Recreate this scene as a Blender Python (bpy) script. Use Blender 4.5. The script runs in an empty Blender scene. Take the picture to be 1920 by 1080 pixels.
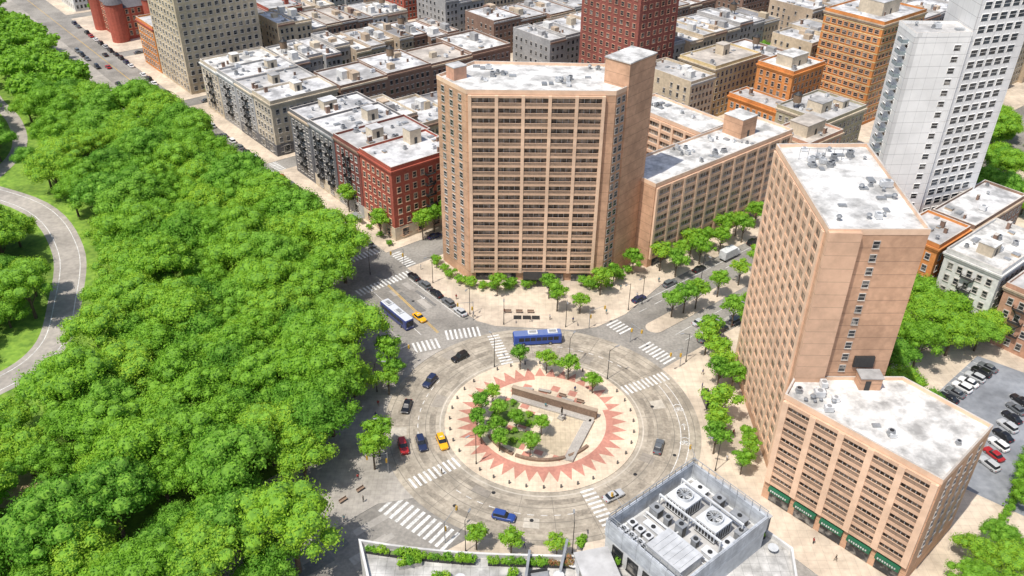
import bpy, math, random
from mathutils import Vector, Matrix
rnd = random.Random(11)
scene = bpy.context.scene
COL = scene.collection
UD = (-0.64, 0.768); VD = (0.768, 0.64); GA = math.atan2(0.64, 0.768)
def uv(u, v): return (-35 + u*UD[0] + v*VD[0], 225 + u*UD[1] + v*VD[1])
CC = (7.0, 145.8)
def ring(r, a): return (CC[0] + r*math.cos(math.radians(a)), CC[1] + r*math.sin(math.radians(a)))
def arc(r, a0, a1, n): return [ring(r, a0 + (a1-a0)*i/n) for i in range(n+1)]

# ---------------------------------------------------------------- materials
MATS = {}
def pm(name, c1, c2=None, scale=1.0, rough=0.85, seam=None, stain=0.25, stain_scale=0.08, metal=0.0, bump=0.0, spec=None, world=False, lo=0.36, hi=0.64):
    if name in MATS: return MATS[name]
    c2 = c2 or tuple(x*0.82 for x in c1)
    m = bpy.data.materials.new(name); m.use_nodes = True
    nt = m.node_tree; N = nt.nodes; L = nt.links
    b = N["Principled BSDF"]
    b.inputs["Roughness"].default_value = rough; b.inputs["Metallic"].default_value = metal
    if spec is not None: b.inputs["Specular IOR Level"].default_value = spec
    if world:
        tc = N.new("ShaderNodeNewGeometry"); co_ = tc.outputs["Position"]
    else:
        tc = N.new("ShaderNodeTexCoord"); co_ = tc.outputs["Object"]
    n1 = N.new("ShaderNodeTexNoise"); n1.inputs["Scale"].default_value = scale; n1.inputs["Detail"].default_value = 5
    L.new(co_, n1.inputs["Vector"])
    r1 = N.new("ShaderNodeValToRGB"); r1.color_ramp.elements[0].position = lo; r1.color_ramp.elements[1].position = hi
    r1.color_ramp.elements[0].color = (*c2, 1); r1.color_ramp.elements[1].color = (*c1, 1)
    L.new(n1.outputs["Fac"], r1.inputs["Fac"])
    out = r1.outputs["Color"]
    if stain > 0:
        n2 = N.new("ShaderNodeTexNoise"); n2.inputs["Scale"].default_value = stain_scale; n2.inputs["Detail"].default_value = 7; n2.inputs["Roughness"].default_value = 0.65
        g_ = N.new("ShaderNodeNewGeometry"); L.new(g_.outputs["Position"], n2.inputs["Vector"])
        mr = N.new("ShaderNodeMapRange"); mr.inputs["From Min"].default_value = 0.38; mr.inputs["From Max"].default_value = 0.6
        mr.inputs["To Min"].default_value = 1-stain; mr.inputs["To Max"].default_value = 1.05
        L.new(n2.outputs["Fac"], mr.inputs["Value"])
        mx = N.new("ShaderNodeVectorMath"); mx.operation = 'SCALE'
        L.new(out, mx.inputs[0]); L.new(mr.outputs["Result"], mx.inputs["Scale"])
        out = mx.outputs["Vector"]
    if seam:
        sp = N.new("ShaderNodeSeparateXYZ"); L.new(co_, sp.inputs[0])
        for ax, per, wd, dk in seam:
            d = N.new("ShaderNodeMath"); d.operation = 'DIVIDE'; d.inputs[1].default_value = per
            L.new(sp.outputs[ax], d.inputs[0])
            fr = N.new("ShaderNodeMath"); fr.operation = 'FRACT'; L.new(d.outputs[0], fr.inputs[0])
            lt = N.new("ShaderNodeMath"); lt.operation = 'LESS_THAN'; lt.inputs[1].default_value = wd/per; L.new(fr.outputs[0], lt.inputs[0])
            k = N.new("ShaderNodeMapRange"); k.inputs["To Min"].default_value = 1; k.inputs["To Max"].default_value = dk
            L.new(lt.outputs[0], k.inputs["Value"])
            mx = N.new("ShaderNodeVectorMath"); mx.operation = 'SCALE'
            L.new(out, mx.inputs[0]); L.new(k.outputs["Result"], mx.inputs["Scale"]); out = mx.outputs["Vector"]
    L.new(out, b.inputs["Base Color"])
    if bump > 0:
        bp = N.new("ShaderNodeBump"); bp.inputs["Strength"].default_value = bump; bp.inputs["Distance"].default_value = 0.05
        L.new(n1.outputs["Fac"], bp.inputs["Height"]); L.new(bp.outputs["Normal"], b.inputs["Normal"])
    MATS[name] = m
    return m
def leafmat(name, a, b_, dark):
    m = bpy.data.materials.new(name); m.use_nodes = True
    nt = m.node_tree; N = nt.nodes; L = nt.links
    b = N["Principled BSDF"]; b.inputs["Roughness"].default_value = 0.6; b.inputs["Specular IOR Level"].default_value = 0.25
    tc = N.new("ShaderNodeTexCoord"); n1 = N.new("ShaderNodeTexNoise"); n1.inputs["Scale"].default_value = 0.7; n1.inputs["Detail"].default_value = 6; n1.inputs["Roughness"].default_value = 0.65
    L.new(tc.outputs["Object"], n1.inputs["Vector"])
    oi = N.new("ShaderNodeObjectInfo")
    ad = N.new("ShaderNodeMath"); ad.operation = 'MULTIPLY_ADD'; ad.inputs[1].default_value = 0.4; L.new(oi.outputs["Random"], ad.inputs[0]); L.new(n1.outputs["Fac"], ad.inputs[2])
    r = N.new("ShaderNodeValToRGB"); e = r.color_ramp.elements
    e[0].position = 0.38; e[0].color = (*dark, 1); e[1].position = 1.0; e[1].color = (*b_, 1)
    k = e.new(0.66); k.color = (*a, 1)
    L.new(ad.outputs[0], r.inputs["Fac"]); L.new(r.outputs["Color"], b.inputs["Base Color"])
    tr = N.new("ShaderNodeBsdfTranslucent"); L.new(r.outputs["Color"], tr.inputs["Color"])
    mx = N.new("ShaderNodeMixShader"); mx.inputs[0].default_value = 0.4
    L.new(b.outputs[0], mx.inputs[1]); L.new(tr.outputs[0], mx.inputs[2]); L.new(mx.outputs[0], N["Material Output"].inputs["Surface"])
    return m

ASPH = pm("asphalt", (0.345,0.32,0.285), (0.265,0.248,0.224), 1.5, 0.9, stain=0.35, stain_scale=0.07)
CONC = pm("ring_concrete", (0.50,0.44,0.355), (0.40,0.35,0.28), 1.2, 0.9, stain=0.42, stain_scale=0.16)
CONC2 = pm("ring_concrete_worn", (0.43,0.375,0.30), (0.35,0.305,0.245), 1.6, 0.9, stain=0.4, stain_scale=0.2)
SIDE = pm("pavement_concrete", (0.69,0.58,0.455), (0.59,0.49,0.385), 0.6, 0.9, seam=[("X",1.8,0.07,0.8),("Y",1.8,0.07,0.8)], stain=0.3)
KERB = pm("kerb_stone", (0.5,0.48,0.45), None, 1)
GRASS = pm("grass", (0.26,0.42,0.05), (0.14,0.27,0.03), 0.6, 0.95, stain=0.4, stain_scale=0.04)
HEXP = pm("hex_paving", (0.46,0.425,0.375), (0.37,0.34,0.305), 0.8, 0.9, seam=[("X",1.0,0.06,0.8),("Y",1.0,0.06,0.8)], stain=0.3)
WHITEP = pm("road_paint_white", (0.88,0.88,0.86), (0.60,0.59,0.56), 2.5, 0.7, stain=0.3, stain_scale=0.5)
YELLOWP = pm("road_paint_yellow", (0.75,0.46,0.06), None, 2.5, 0.7)
REDPAVE = pm("red_brick_paving", (0.60,0.28,0.21), (0.50,0.225,0.17), 1.5, 0.85)
CREAMPAVE = pm("cream_paving", (0.78,0.65,0.49), (0.68,0.555,0.42), 1.2, 0.85, seam=[("X",1.2,0.07,0.85),("Y",1.2,0.07,0.85)])
STONE = pm("grey_granite", (0.48,0.45,0.40), (0.38,0.35,0.32), 3)
BROWNST = pm("brown_granite", (0.30,0.20,0.14), (0.21,0.14,0.10), 2)
SOIL = pm("soil", (0.20,0.27,0.08), (0.12,0.19,0.045), 0.9)
PINK = pm("pink_concrete_wall", (0.64,0.39,0.25), (0.55,0.33,0.21), 0.9, 0.85, seam=[("Z",2.75,0.14,0.66)], stain=0.24, stain_scale=0.12)
PINKP = pm("pink_concrete_pier", (0.84,0.59,0.42), (0.75,0.52,0.365), 0.7, 0.85, stain=0.15)
PINKB = pm("pink_concrete_band", (0.72,0.485,0.335), (0.63,0.42,0.29), 0.9, 0.85, stain=0.15)
COPE = pm("coping_pale", (0.62,0.57,0.51), (0.5,0.46,0.42), 1)
ROOFW = pm("roof_membrane_white", (0.80,0.785,0.755), (0.66,0.645,0.615), 0.35, 0.85, stain=0.55, stain_scale=0.2)
ROOFG = pm("roof_membrane_grey", (0.56,0.55,0.54), (0.44,0.43,0.42), 0.4, 0.85, stain=0.4, stain_scale=0.12)
ROOFS = pm("roof_membrane_silver", (0.78,0.77,0.765), (0.60,0.595,0.59), 0.3, 0.7, stain=0.55, stain_scale=0.16)
ROOFT = pm("roof_membrane_tan", (0.60,0.54,0.47), (0.48,0.43,0.38), 0.4, 0.85, stain=0.4, stain_scale=0.12)
ROOFD = pm("roof_membrane_dark", (0.30,0.29,0.29), (0.22,0.215,0.215), 0.4, 0.85, stain=0.4, stain_scale=0.12)
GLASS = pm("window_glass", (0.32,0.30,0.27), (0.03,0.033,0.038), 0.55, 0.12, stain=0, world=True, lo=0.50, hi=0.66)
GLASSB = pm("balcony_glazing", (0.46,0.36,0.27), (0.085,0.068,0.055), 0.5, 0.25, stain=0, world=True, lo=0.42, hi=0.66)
RAIL = pm("railing_brown", (0.36,0.25,0.18), (0.26,0.18,0.13), 2, 0.6)
FRAME = pm("window_frame_pale", (0.58,0.54,0.49), None, 2)
FRAMEW = pm("window_frame_white", (0.75,0.75,0.73), None, 2)
FRAMEO = pm("window_frame_orange", (0.72,0.48,0.33), None, 2)
METAL = pm("grey_metal", (0.42,0.43,0.44), (0.34,0.35,0.36), 1.5, 0.5, metal=0.3)
DARKM = pm("dark_metal", (0.05,0.05,0.05), None, 2, 0.5, metal=0.3)
WMETAL = pm("white_metal", (0.76,0.77,0.77), (0.62,0.63,0.64), 1.2, 0.45)
BARK = pm("bark", (0.16,0.12,0.08), (0.09,0.07,0.05), 3)
LEAF = leafmat("leaves", (0.23,0.46,0.032), (0.40,0.60,0.055), (0.125,0.30,0.022))
LEAFY = leafmat("leaves_yellow_green", (0.29,0.51,0.035), (0.46,0.65,0.06), (0.16,0.35,0.024))
LEAFK = leafmat("leaves_deep_green", (0.165,0.385,0.035), (0.29,0.52,0.05), (0.085,0.235,0.022))
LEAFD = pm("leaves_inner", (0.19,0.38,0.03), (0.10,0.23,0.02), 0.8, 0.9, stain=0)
WALLC = {
 'cream': pm("wall_cream", (0.68,0.58,0.44)), 'tan': pm("wall_tan", (0.55,0.43,0.31)), 'brown': pm("wall_brown", (0.30,0.19,0.14)),
 'red': pm("wall_red_brick", (0.45,0.11,0.07)), 'darkred': pm("wall_dark_red_brick", (0.27,0.085,0.065)), 'grey': pm("wall_grey", (0.43,0.42,0.41)),
 'dark': pm("wall_dark_grey", (0.17,0.165,0.17)), 'white': pm("wall_white", (0.74,0.73,0.70)), 'orange': pm("wall_orange_brick", (0.74,0.29,0.085)),
 'yellow': pm("wall_yellow", (0.76,0.60,0.32)), 'maroon': pm("wall_maroon_brick", (0.32,0.10,0.075)), 'salmon': pm("wall_salmon", (0.60,0.34,0.23)),
 'olive': pm("wall_olive", (0.42,0.38,0.26)), 'beige': pm("wall_beige", (0.66,0.54,0.38)),
}
WPANEL = pm("white_panel", (0.88,0.87,0.85), (0.83,0.82,0.80), 0.3, 0.6, seam=[("Z",3.05,0.13,0.66),("X",2.9,0.12,0.8),("Y",2.9,0.12,0.8)], stain=0.08)

# ---------------------------------------------------------------- mesh builder
class MB:
    def __init__(s): s.v=[]; s.f=[]; s.m=[]
    def box(s,x0,x1,y0,y1,z0,z1,mi=0,M=None):
        b=len(s.v)
        P=[(x0,y0,z0),(x1,y0,z0),(x1,y1,z0),(x0,y1,z0),(x0,y0,z1),(x1,y0,z1),(x1,y1,z1),(x0,y1,z1)]
        if M is not None: P=[tuple(M@Vector(p)) for p in P]
        s.v+=P
        for f in ((0,3,2,1),(4,5,6,7),(0,1,5,4),(1,2,6,5),(2,3,7,6),(3,0,4,7)): s.f.append(tuple(b+i for i in f)); s.m.append(mi)
        return s
    def prism(s,poly,z0,z1,mi=0,mt=None,bottom=True):
        b=len(s.v); n=len(poly)
        s.v+=[(p[0],p[1],z0) for p in poly]+[(p[0],p[1],z1) for p in poly]
        for i in range(n):
            j=(i+1)%n; s.f.append((b+i,b+j,b+n+j,b+n+i)); s.m.append(mi)
        s.f.append(tuple(b+n+i for i in range(n))); s.m.append(mi if mt is None else mt)
        if bottom: s.f.append(tuple(b+n-1-i for i in range(n))); s.m.append(mi)
        return s
    def loft(s,levels,mi=0,mt=None):
        b=len(s.v); n=len(levels[0])
        for l in levels: s.v+=[tuple(p) for p in l]
        for k in range(len(levels)-1):
            for i in range(n):
                j=(i+1)%n; s.f.append((b+k*n+i,b+k*n+j,b+(k+1)*n+j,b+(k+1)*n+i)); s.m.append(mi)
        s.f.append(tuple(b+(len(levels)-1)*n+i for i in range(n))); s.m.append(mi if mt is None else mt)
        s.f.append(tuple(b+n-1-i for i in range(n))); s.m.append(mi)
        return s
    def cyl(s,cx,cy,z0,z1,r0,r1,n=10,mi=0,mt=None):
        c=[(math.cos(2*math.pi*i/n),math.sin(2*math.pi*i/n)) for i in range(n)]
        return s.loft([[(cx+r0*a,cy+r0*b,z0) for a,b in c],[(cx+r1*a,cy+r1*b,z1) for a,b in c]],mi,mt)
    def tube(s,p,q,r0,r1,n=6,mi=0):
        p=Vector(p);q=Vector(q);d=(q-p).normalized()
        a=d.orthogonal().normalized();c=d.cross(a)
        R=[(math.cos(2*math.pi*i/n),math.sin(2*math.pi*i/n)) for i in range(n)]
        return s.loft([[p+a*(r0*x)+c*(r0*y) for x,y in R],[q+a*(r1*x)+c*(r1*y) for x,y in R]],mi)
    def flat(s,poly,z,mi=0):
        b=len(s.v); s.v+=[(p[0],p[1],z) for p in poly]; s.f.append(tuple(range(b,b+len(poly)))); s.m.append(mi); return s
    def add(s,o,M):
        b=len(s.v); s.v+=[tuple(M@Vector(p)) for p in o.v]; s.f+=[tuple(b+i for i in f) for f in o.f]; s.m+=o.m; return s
    def mesh(s,name,mats,smooth=False):
        me=bpy.data.meshes.new(name); me.from_pydata(s.v,[],s.f)
        for m in mats: me.materials.append(m)
        me.polygons.foreach_set("material_index",s.m)
        if smooth: me.polygons.foreach_set("use_smooth",[True]*len(s.f))
        me.update(); return me
def T(x,y,z=0,a=0): return Matrix.Translation((x,y,z))@Matrix.Rotation(a,4,'Z')
def ob(name,me,parent=None,M=None,**kw):
    o=bpy.data.objects.new(name,me)
    if parent is not None: o.parent=parent
    if M is not None: o.matrix_basis=M
    COL.objects.link(o)
    for k,v in kw.items(): o[k]=v
    return o
def thing(name,label,cat,M,group=None):
    o=ob(name,None,None,M,label=label,category=cat); o.empty_display_size=0.5
    if group: o["group"]=group
    return o
def struct(name,mb,mats): return ob(name,mb.mesh(name,mats),None,None,kind="structure")
def emit(parent,name,tmpl,mats,Ms,maxn=100):
    me=tmpl.mesh(name,mats)
    for M in Ms[:maxn]: ob(name,me,parent,M)
    if len(Ms)>maxn:
        b=MB()
        for M in Ms[maxn:]: b.add(tmpl,M)
        ob(name+"_remainder",b.mesh(name+"_remainder",mats),parent,None,kind="stuff")
def inset(poly,d):
    n=len(poly);out=[]
    for i in range(n):
        p0=Vector(poly[i-1]);p1=Vector(poly[i]);p2=Vector(poly[(i+1)%n])
        a=(p1-p0).normalized();b=(p2-p1).normalized()
        na=Vector((-a.y,a.x));nb=Vector((-b.y,b.x))
        k=na+nb;k=k/max(0.3,(1+na.dot(nb)));out.append(tuple(p1+k*d))
    return out
def ring_wall(mb,poly,d,z0,z1,mi=0,mt=None):
    ip=inset(poly,d);n=len(poly);b=len(mb.v)
    mb.v+=[(p[0],p[1],z0) for p in poly]+[(p[0],p[1],z1) for p in poly]+[(p[0],p[1],z1) for p in ip]+[(p[0],p[1],z0) for p in ip]
    for i in range(n):
        j=(i+1)%n
        for k in range(3):
            mb.f.append((b+k*n+i,b+k*n+j,b+(k+1)*n+j,b+(k+1)*n+i)); mb.m.append(mt if (k==1 and mt is not None) else mi)
    return mb

def wintmpl(w,h,fr=0.1,sill=True):
    b=MB(); b.box(-w/2,w/2,-0.03,0.02,0,h,1)
    b.box(-w/2-fr,-w/2,-0.12,0,-0.0,h,0); b.box(w/2,w/2+fr,-0.12,0,0,h,0); b.box(-w/2-fr,w/2+fr,-0.16,0,h,h+fr*1.6,0)
    b.box(-w/2,w/2,-0.07,-0.03,h*0.5-0.04,h*0.5+0.04,0)
    if sill: b.box(-w/2-fr*1.5,w/2+fr*1.5,-0.22,0,-fr*1.3,0,0)
    return b
def edgeM(p0,p1):
    a=math.atan2(p1[1]-p0[1],p1[0]-p0[0]); return T(p0[0],p0[1],0,a), math.hypot(p1[0]-p0[0],p1[1]-p0[1])
def grid(p0,p1,z0,rows,fh,cols,m0=1.2,m1=1.2,skip=0):
    M,L=edgeM(p0,p1);out=[]
    for r in range(rows):
        for c in range(cols):
            if skip and rnd.random()<skip: continue
            x=m0+(L-m0-m1)*(c+0.5)/cols
            out.append(M@T(x,0,z0+r*fh))
    return out
vent=MB(); vent.cyl(0,0,0,0.7,0.28,0.28,8,0); vent.cyl(0,0,0.7,1.0,0.5,0.3,8,0)
acu=MB(); acu.box(-0.7,0.7,-0.5,0.5,0.15,1.1,0); acu.cyl(0,0,1.1,1.18,0.4,0.4,10,1)
fanb=MB(); fanb.box(-0.55,0.55,-0.55,0.55,0,0.5,0); fanb.cyl(0,0,0.5,1.1,0.5,0.65,10,0); fanb.cyl(0,0,1.1,1.15,0.4,0.4,8,1)
skl=MB(); skl.box(-0.9,0.9,-0.6,0.6,0,0.35,0); skl.box(-0.8,0.8,-0.5,0.5,0.35,0.45,1)
chm=MB(); chm.box(-0.5,0.5,-0.35,0.35,0,1.7,0); chm.box(-0.56,0.56,-0.41,0.41,1.7,1.82,1)
hat=MB(); hat.box(-0.6,0.6,-0.8,0.8,0,0.5,0); hat.box(-0.65,0.65,-0.85,0.85,0.5,0.6,1)
ROOFKINDS=[("roof_vent",vent.mesh("roof_vent",[METAL])),("air_conditioner",acu.mesh("air_conditioner",[WMETAL,METAL])),("exhaust_fan",fanb.mesh("exhaust_fan",[METAL,DARKM])),("skylight",skl.mesh("skylight",[METAL,METAL])),("chimney",chm.mesh("chimney",[WALLC['brown'],COPE])),("roof_hatch",hat.mesh("roof_hatch",[WALLC['tan'],METAL]))]
def roofstuff(par,poly,h,n,seed,scale=1.0,cluster=False,kinds=None):
    r=random.Random(seed); ip=inset(poly,1.6)
    xs=[p[0] for p in ip];ys=[p[1] for p in ip]
    def inside(x,y):
        for i in range(len(ip)):
            a=ip[i];b=ip[(i+1)%len(ip)]
            if (b[0]-a[0])*(y-a[1])-(b[1]-a[1])*(x-a[0])<0: return False
        return True
    k=0;t=0;cx=cy=None
    while k<n and t<300:
        t+=1
        if cx is None or not cluster or r.random()<0.3: x=r.uniform(min(xs),max(xs));y=r.uniform(min(ys),max(ys))
        else: x=cx+r.uniform(-2.6,2.6); y=cy+r.uniform(-2.6,2.6)
        if inside(x,y):
            cx,cy=x,y
            nm,me=r.choice(ROOFKINDS if kinds is None else ROOFKINDS[:kinds]); s=scale*r.uniform(0.7,1.35)
            ob(nm,me,par,T(x,y,h,r.choice([0,1.57]))@Matrix.Scale(s,4)); k+=1
tank=MB(); tank.cyl(0,0,2.2,5.0,1.5,1.45,16,0); tank.cyl(0,0,5.0,6.1,1.6,0.1,16,1)
for a_ in range(4): tank.tube((1.1*math.cos(a_*1.57),1.1*math.sin(a_*1.57),0),(1.1*math.cos(a_*1.57),1.1*math.sin(a_*1.57),2.2),0.1,0.1,5,1)
TANKM=tank.mesh("water_tank",[pm("tank_wood",(0.30,0.20,0.13),(0.2,0.14,0.09),3),DARKM])
def body(label,cat,poly,loc,ang,h,wm,rm=None,name="apartment_building",par=0.8,group=None,pm_=None,nroof=6,seed=1,z0=0,bulk=None,bulkm=None,vscale=1.0,cluster=False,kinds=4):
    E=thing(name,label,cat,T(loc[0],loc[1],z0,ang),group)
    w=MB(); w.prism(poly,0,h-0.05,0,bottom=False); ob("wall",w.mesh("wall",[wm]),E)
    r=MB(); r.prism(inset(poly,0.28),h-0.05,h+0.05,0,bottom=False); ob("roof",r.mesh("roof",[rm or ROOFW]),E)
    p=MB(); op=inset(poly,-0.06); ring_wall(p,op,0.36,h-0.35,h+par,0,1)
    ob("parapet",p.mesh("parapet",[pm_ or wm,COPE]),E)
    for bx in (bulk or []):
        x0,x1,y0,y1,hh=bx; b=MB(); b.box(x0,x1,y0,y1,h+0.05,h+hh,0); b.box(x0-0.12,x1+0.12,y0-0.12,y1+0.12,h+hh,h+hh+0.2,1)
        b.box((x0+x1)/2-0.5,(x0+x1)/2+0.5,y0-0.06,y0,h+0.08,h+min(2.1,hh-0.2),2)
        ob("bulkhead",b.mesh("bulkhead",[bulkm or wm,rm or ROOFW,DARKM]),E)
    if nroof: roofstuff(E,poly,h+0.05,nroof,seed,vscale,cluster,kinds)
    return E
def rect(Lv,Lu): return [(0,0),(Lv,0),(Lv,Lu),(0,Lu)]

def bays(E,p0,p1,z0,rows,fh,nb,s,e,depth,wm_pier=PINKP,wm_band=PINKB,rail=True,pw=1.1,bandh=0.5,glass=GLASSB,split=3,bandname="floor_band",frame=FRAME,mull=0.14):
    M,L=edgeM(p0,p1); x0=s; x1=L-e; bw=(x1-x0)/nb
    pier=MB(); pier.box(-pw/2,pw/2,-depth-0.12,-0.0,z0-0.3,z0+rows*fh+0.3,0)
    pme=pier.mesh("pier",[wm_pier])
    for i in range(nb+1): ob("pier",pme,E,M@T(x0+bw*i,0,0))
    band=MB(); band.box(x0-0.1,x1+0.1,-depth,-0.0,0,bandh,0); bme=band.mesh(bandname,[wm_band])
    for r in range(rows+1): ob(bandname,bme,E,M@T(0,0,z0+r*fh-bandh*0.5))
    w=MB(); g=bw-pw; w.box(-g/2,g/2,-0.05,0,0,fh-bandh,0)
    for i in range(1,split): w.box(-g/2+g*i/split-0.07,-g/2+g*i/split+0.07,-mull,-0.05,0,fh-bandh,1)
    if not rail: w.box(-g/2,g/2,-mull*0.8,-0.05,0,0.3,1)
    Ms=[M@T(x0+bw*(c+0.5),0,z0+r*fh+bandh*0.5) for r in range(rows) for c in range(nb)][::-1]
    emit(E,"window",w,[glass,frame],Ms)
    if rail:
        q=MB(); q.box(-g/2,g/2,-depth+0.06,-depth+0.12,0,0.8,0); q.box(-g/2,g/2,-depth+0.02,-depth+0.16,0.8,0.88,1)
        emit(E,"balcony_railing",q,[RAIL,PINKB],Ms)

# ---------------------------------------------------------------- ground
g=MB(); g.flat([(-2500,-1500),(2500,-1500),(2500,3500),(-2500,3500)],0); struct("ground",g,[ASPH])
g=MB(); g.flat(arc(35.2,0,360,96)[:-1],0.004); struct("circle_road",g,[CONC])
for r0,r1 in ((23.6,25.0),(27.0,28.6),(30.9,32.4)):
    g=MB()
    for i in range(96):
        a0=i*3.75;a1=a0+3.75; g.flat([ring(r0,a0),ring(r1,a0),ring(r1,a1),ring(r0,a1)],0.0048)
    struct("wheel_worn_band",g,[CONC2])
def raised(name,poly,mat=SIDE,z=0.13):
    b=MB(); b.prism(poly,-0.02,z,0,1,bottom=False); return struct(name,b,[KERB,mat])
raised("pavement",[uv(-15,-6),(-20,197.5),(-14.5,190),(-9,184),(-4,181.8),(5,181.3),(16,180.6),(22,182),(30,188),uv(-66,45),uv(-66,112),uv(-15,112)])
pv=[uv(-124,-6.5),uv(-330,-6.5),uv(-330,250),uv(-92,250),uv(-92,24)]
raised("pavement",pv+arc(35.2,33,-28,18))
raised("pavement",[uv(-330,-24),uv(-124,-24)]+arc(35.2,-62,-112,14)+[uv(-104,-56),uv(-104,-300),uv(-330,-300)])
raised("pavement",[uv(-50.5,-26),uv(-22,-26),uv(2,-21),uv(500,-21),uv(500,-30),uv(-30,-30),uv(-66,-66),uv(-72,-300),uv(-90,-300),uv(-86,-60)]+arc(35.2,-138,-228,18),HEXP)
g=MB(); g.prism([uv(-66,-66),uv(-30,-30),uv(500,-30),uv(500,-330),uv(-72,-330)],-0.02,0.16,0,bottom=False); struct("park_lawn",g,[GRASS])
def ribbon(name,pts,w,z,mat):
    L_=[];R_=[]
    for i,p in enumerate(pts):
        a=Vector(pts[max(0,i-1)]);b=Vector(pts[min(len(pts)-1,i+1)]);d=(b-a).normalized();n=Vector((-d.y,d.x))
        L_.append(Vector(p)+n*w/2);R_.append(Vector(p)-n*w/2)
    g=MB()
    for i in range(len(pts)-1): g.flat([R_[i],R_[i+1],L_[i+1],L_[i]],z)
    return struct(name,g,[mat])
PATHM=pm("path_asphalt",(0.46,0.415,0.365),(0.37,0.335,0.30),0.8,0.9)
def smooth(pts,n=6):
    out=[]
    for i in range(len(pts)-1):
        p0=Vector(pts[max(0,i-1)]);p1=Vector(pts[i]);p2=Vector(pts[i+1]);p3=Vector(pts[min(len(pts)-1,i+2)])
        for k in range(n):
            t=k/n; out.append(0.5*((2*p1)+(p2-p0)*t+(2*p0-5*p1+4*p2-p3)*t*t+(3*p1-p0-3*p2+p3)*t**3))
    out.append(Vector(pts[-1])); return out
PATH1=smooth([(-230,285),(-190,262),(-152,243),(-130,217),(-119,190),(-114,170),(-120,155),(-140,138)])
PATH2=smooth([(-176,255),(-178,285),(-192,312),(-215,340),(-240,380)])
ribbon("park_path",PATH1,8.5,0.166,PATHM); ribbon("park_path",PATH2,5,0.172,PATHM)
for s in (1,-1):
    q=[]
    for i,p in enumerate(PATH1):
        a=PATH1[max(0,i-1)];b=PATH1[min(len(PATH1)-1,i+1)];d=(b-a).normalized();q.append(p+Vector((-d.y,d.x))*s*2.6)
    ribbon("path_marking",q,0.2,0.171,WHITEP)
g=MB(); g.cyl(-100,124,0.0,0.17,6,6,20,0); struct("bare_earth",g,[pm("bare_earth",(0.6,0.46,0.26),(0.46,0.36,0.2),0.6)])
BU=[(0,62),(78,139),(155,217),(233,295),(311,373),(389,450)]
BV=[(0,108),(130,240),(262,372),(394,500)]
for a,b in BU:
    for i,(c,d) in enumerate(BV):
        raised("pavement",[uv(a-4,c-(6 if i==0 else 4)),uv(b+4,c-(6 if i==0 else 4)),uv(b+4,d+4),uv(a-4,d+4)][::-1])
raised("pavement",[uv(-66,126),uv(-66,380),uv(-12,380),uv(-12,126)])
for a,b in ((28,110),(130,200)):
    cap=[uv(-79+2.4*math.cos(t),a-2.4*math.sin(t)) for t in [math.pi*i/8 for i in range(9)]]
    raised("median",cap+[uv(-81.4,b),uv(-76.6,b)],SIDE)
PATCH=pm("asphalt_patch",(0.22,0.212,0.2),(0.165,0.16,0.153),1.5,0.9); PATCH2=pm("asphalt_patch_pale",(0.45,0.42,0.38),None,1.5,0.9)
for k in range(34):
    if k%3==0: u,v,L,W=rnd.uniform(-45,60),rnd.uniform(-19,-9),rnd.uniform(3,12),rnd.uniform(0.8,2.2)
    elif k%3==1: u,v,L,W=rnd.uniform(-91,-84),rnd.uniform(28,100),rnd.uniform(1,2),rnd.uniform(3,9)
    else: u,v,L,W=rnd.uniform(-102,-90),rnd.uniform(-90,-62),rnd.uniform(1,3),rnd.uniform(3,9)
    g=MB(); g.flat([uv(u,v),uv(u,v+W),uv(u+L,v+W),uv(u+L,v)][::-1],0.0035+0.0003*(k%5)); struct("road_patch",g,[PATCH if k%2 else PATCH2])
for k,(r0,r1,a0,a1) in enumerate(((24,27,60,66),(29,33,95,101),(23,25.5,160,170),(30,33.5,185,190),(24,26,235,244),(28.5,31,262,268),(23.5,26.5,330,336),(26,29,10,16),(31,34,130,136))):
    g=MB(); g.flat([ring(r0,a0),ring(r1,a0),ring(r1,a1),ring(r0,a1)],0.0056); struct("road_patch",g,[pm("ring_patch_%d"%(k%2),((0.36,0.32,0.27),(0.56,0.51,0.43))[k%2],None,1.5,0.9)])
# ---------------------------------------------------------------- markings
def crosswalk(p,q,length=3.2,sw=0.55,gap=0.62,z=0.009):
    p=Vector(p);q=Vector(q);d=q-p;L=d.length;d.normalize();n=Vector((-d.y,d.x));b=MB();x=0.3
    while x+sw<L:
        a=p+d*x; c=p+d*(x+sw); b.flat([a-n*length/2,c-n*length/2,c+n*length/2,a+n*length/2],z); x+=sw+gap
    return struct("crosswalk",b,[WHITEP])
crosswalk(uv(-14.5,-4),uv(-4.5,-4)); crosswalk(uv(-17.5,-24),uv(-17.5,-6.5)); crosswalk(uv(-1,-21),uv(-1,-6.5))
crosswalk(uv(-47,-27),uv(-50,-18.5),4.2); crosswalk(uv(-48,-16.5),uv(-52.5,-7.5),4.2)
crosswalk(ring(34.5,110),ring(21.6,111),3); crosswalk(uv(-66.5,21),uv(-76,21),4.2); crosswalk(uv(-82,20.5),uv(-91.7,20.5),4.2)
crosswalk(ring(22,29),ring(34.8,29),3.2); crosswalk(ring(22,216),ring(34.5,216),3.2); crosswalk(uv(-86.5,-58.5),uv(-103.8,-54),5.2,0.7,0.75)
crosswalk(ring(22,-67),ring(34.5,-67),3.0); crosswalk(uv(-124,-23.5),uv(-124,-7),4); crosswalk(uv(-14.5,112),uv(-4.5,112)); crosswalk(uv(66,-4),uv(74,-4)); crosswalk(uv(67.5,-20.5),uv(67.5,-6.5))
crosswalk(uv(-66.5,113),uv(-76,113),3.5)
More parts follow.
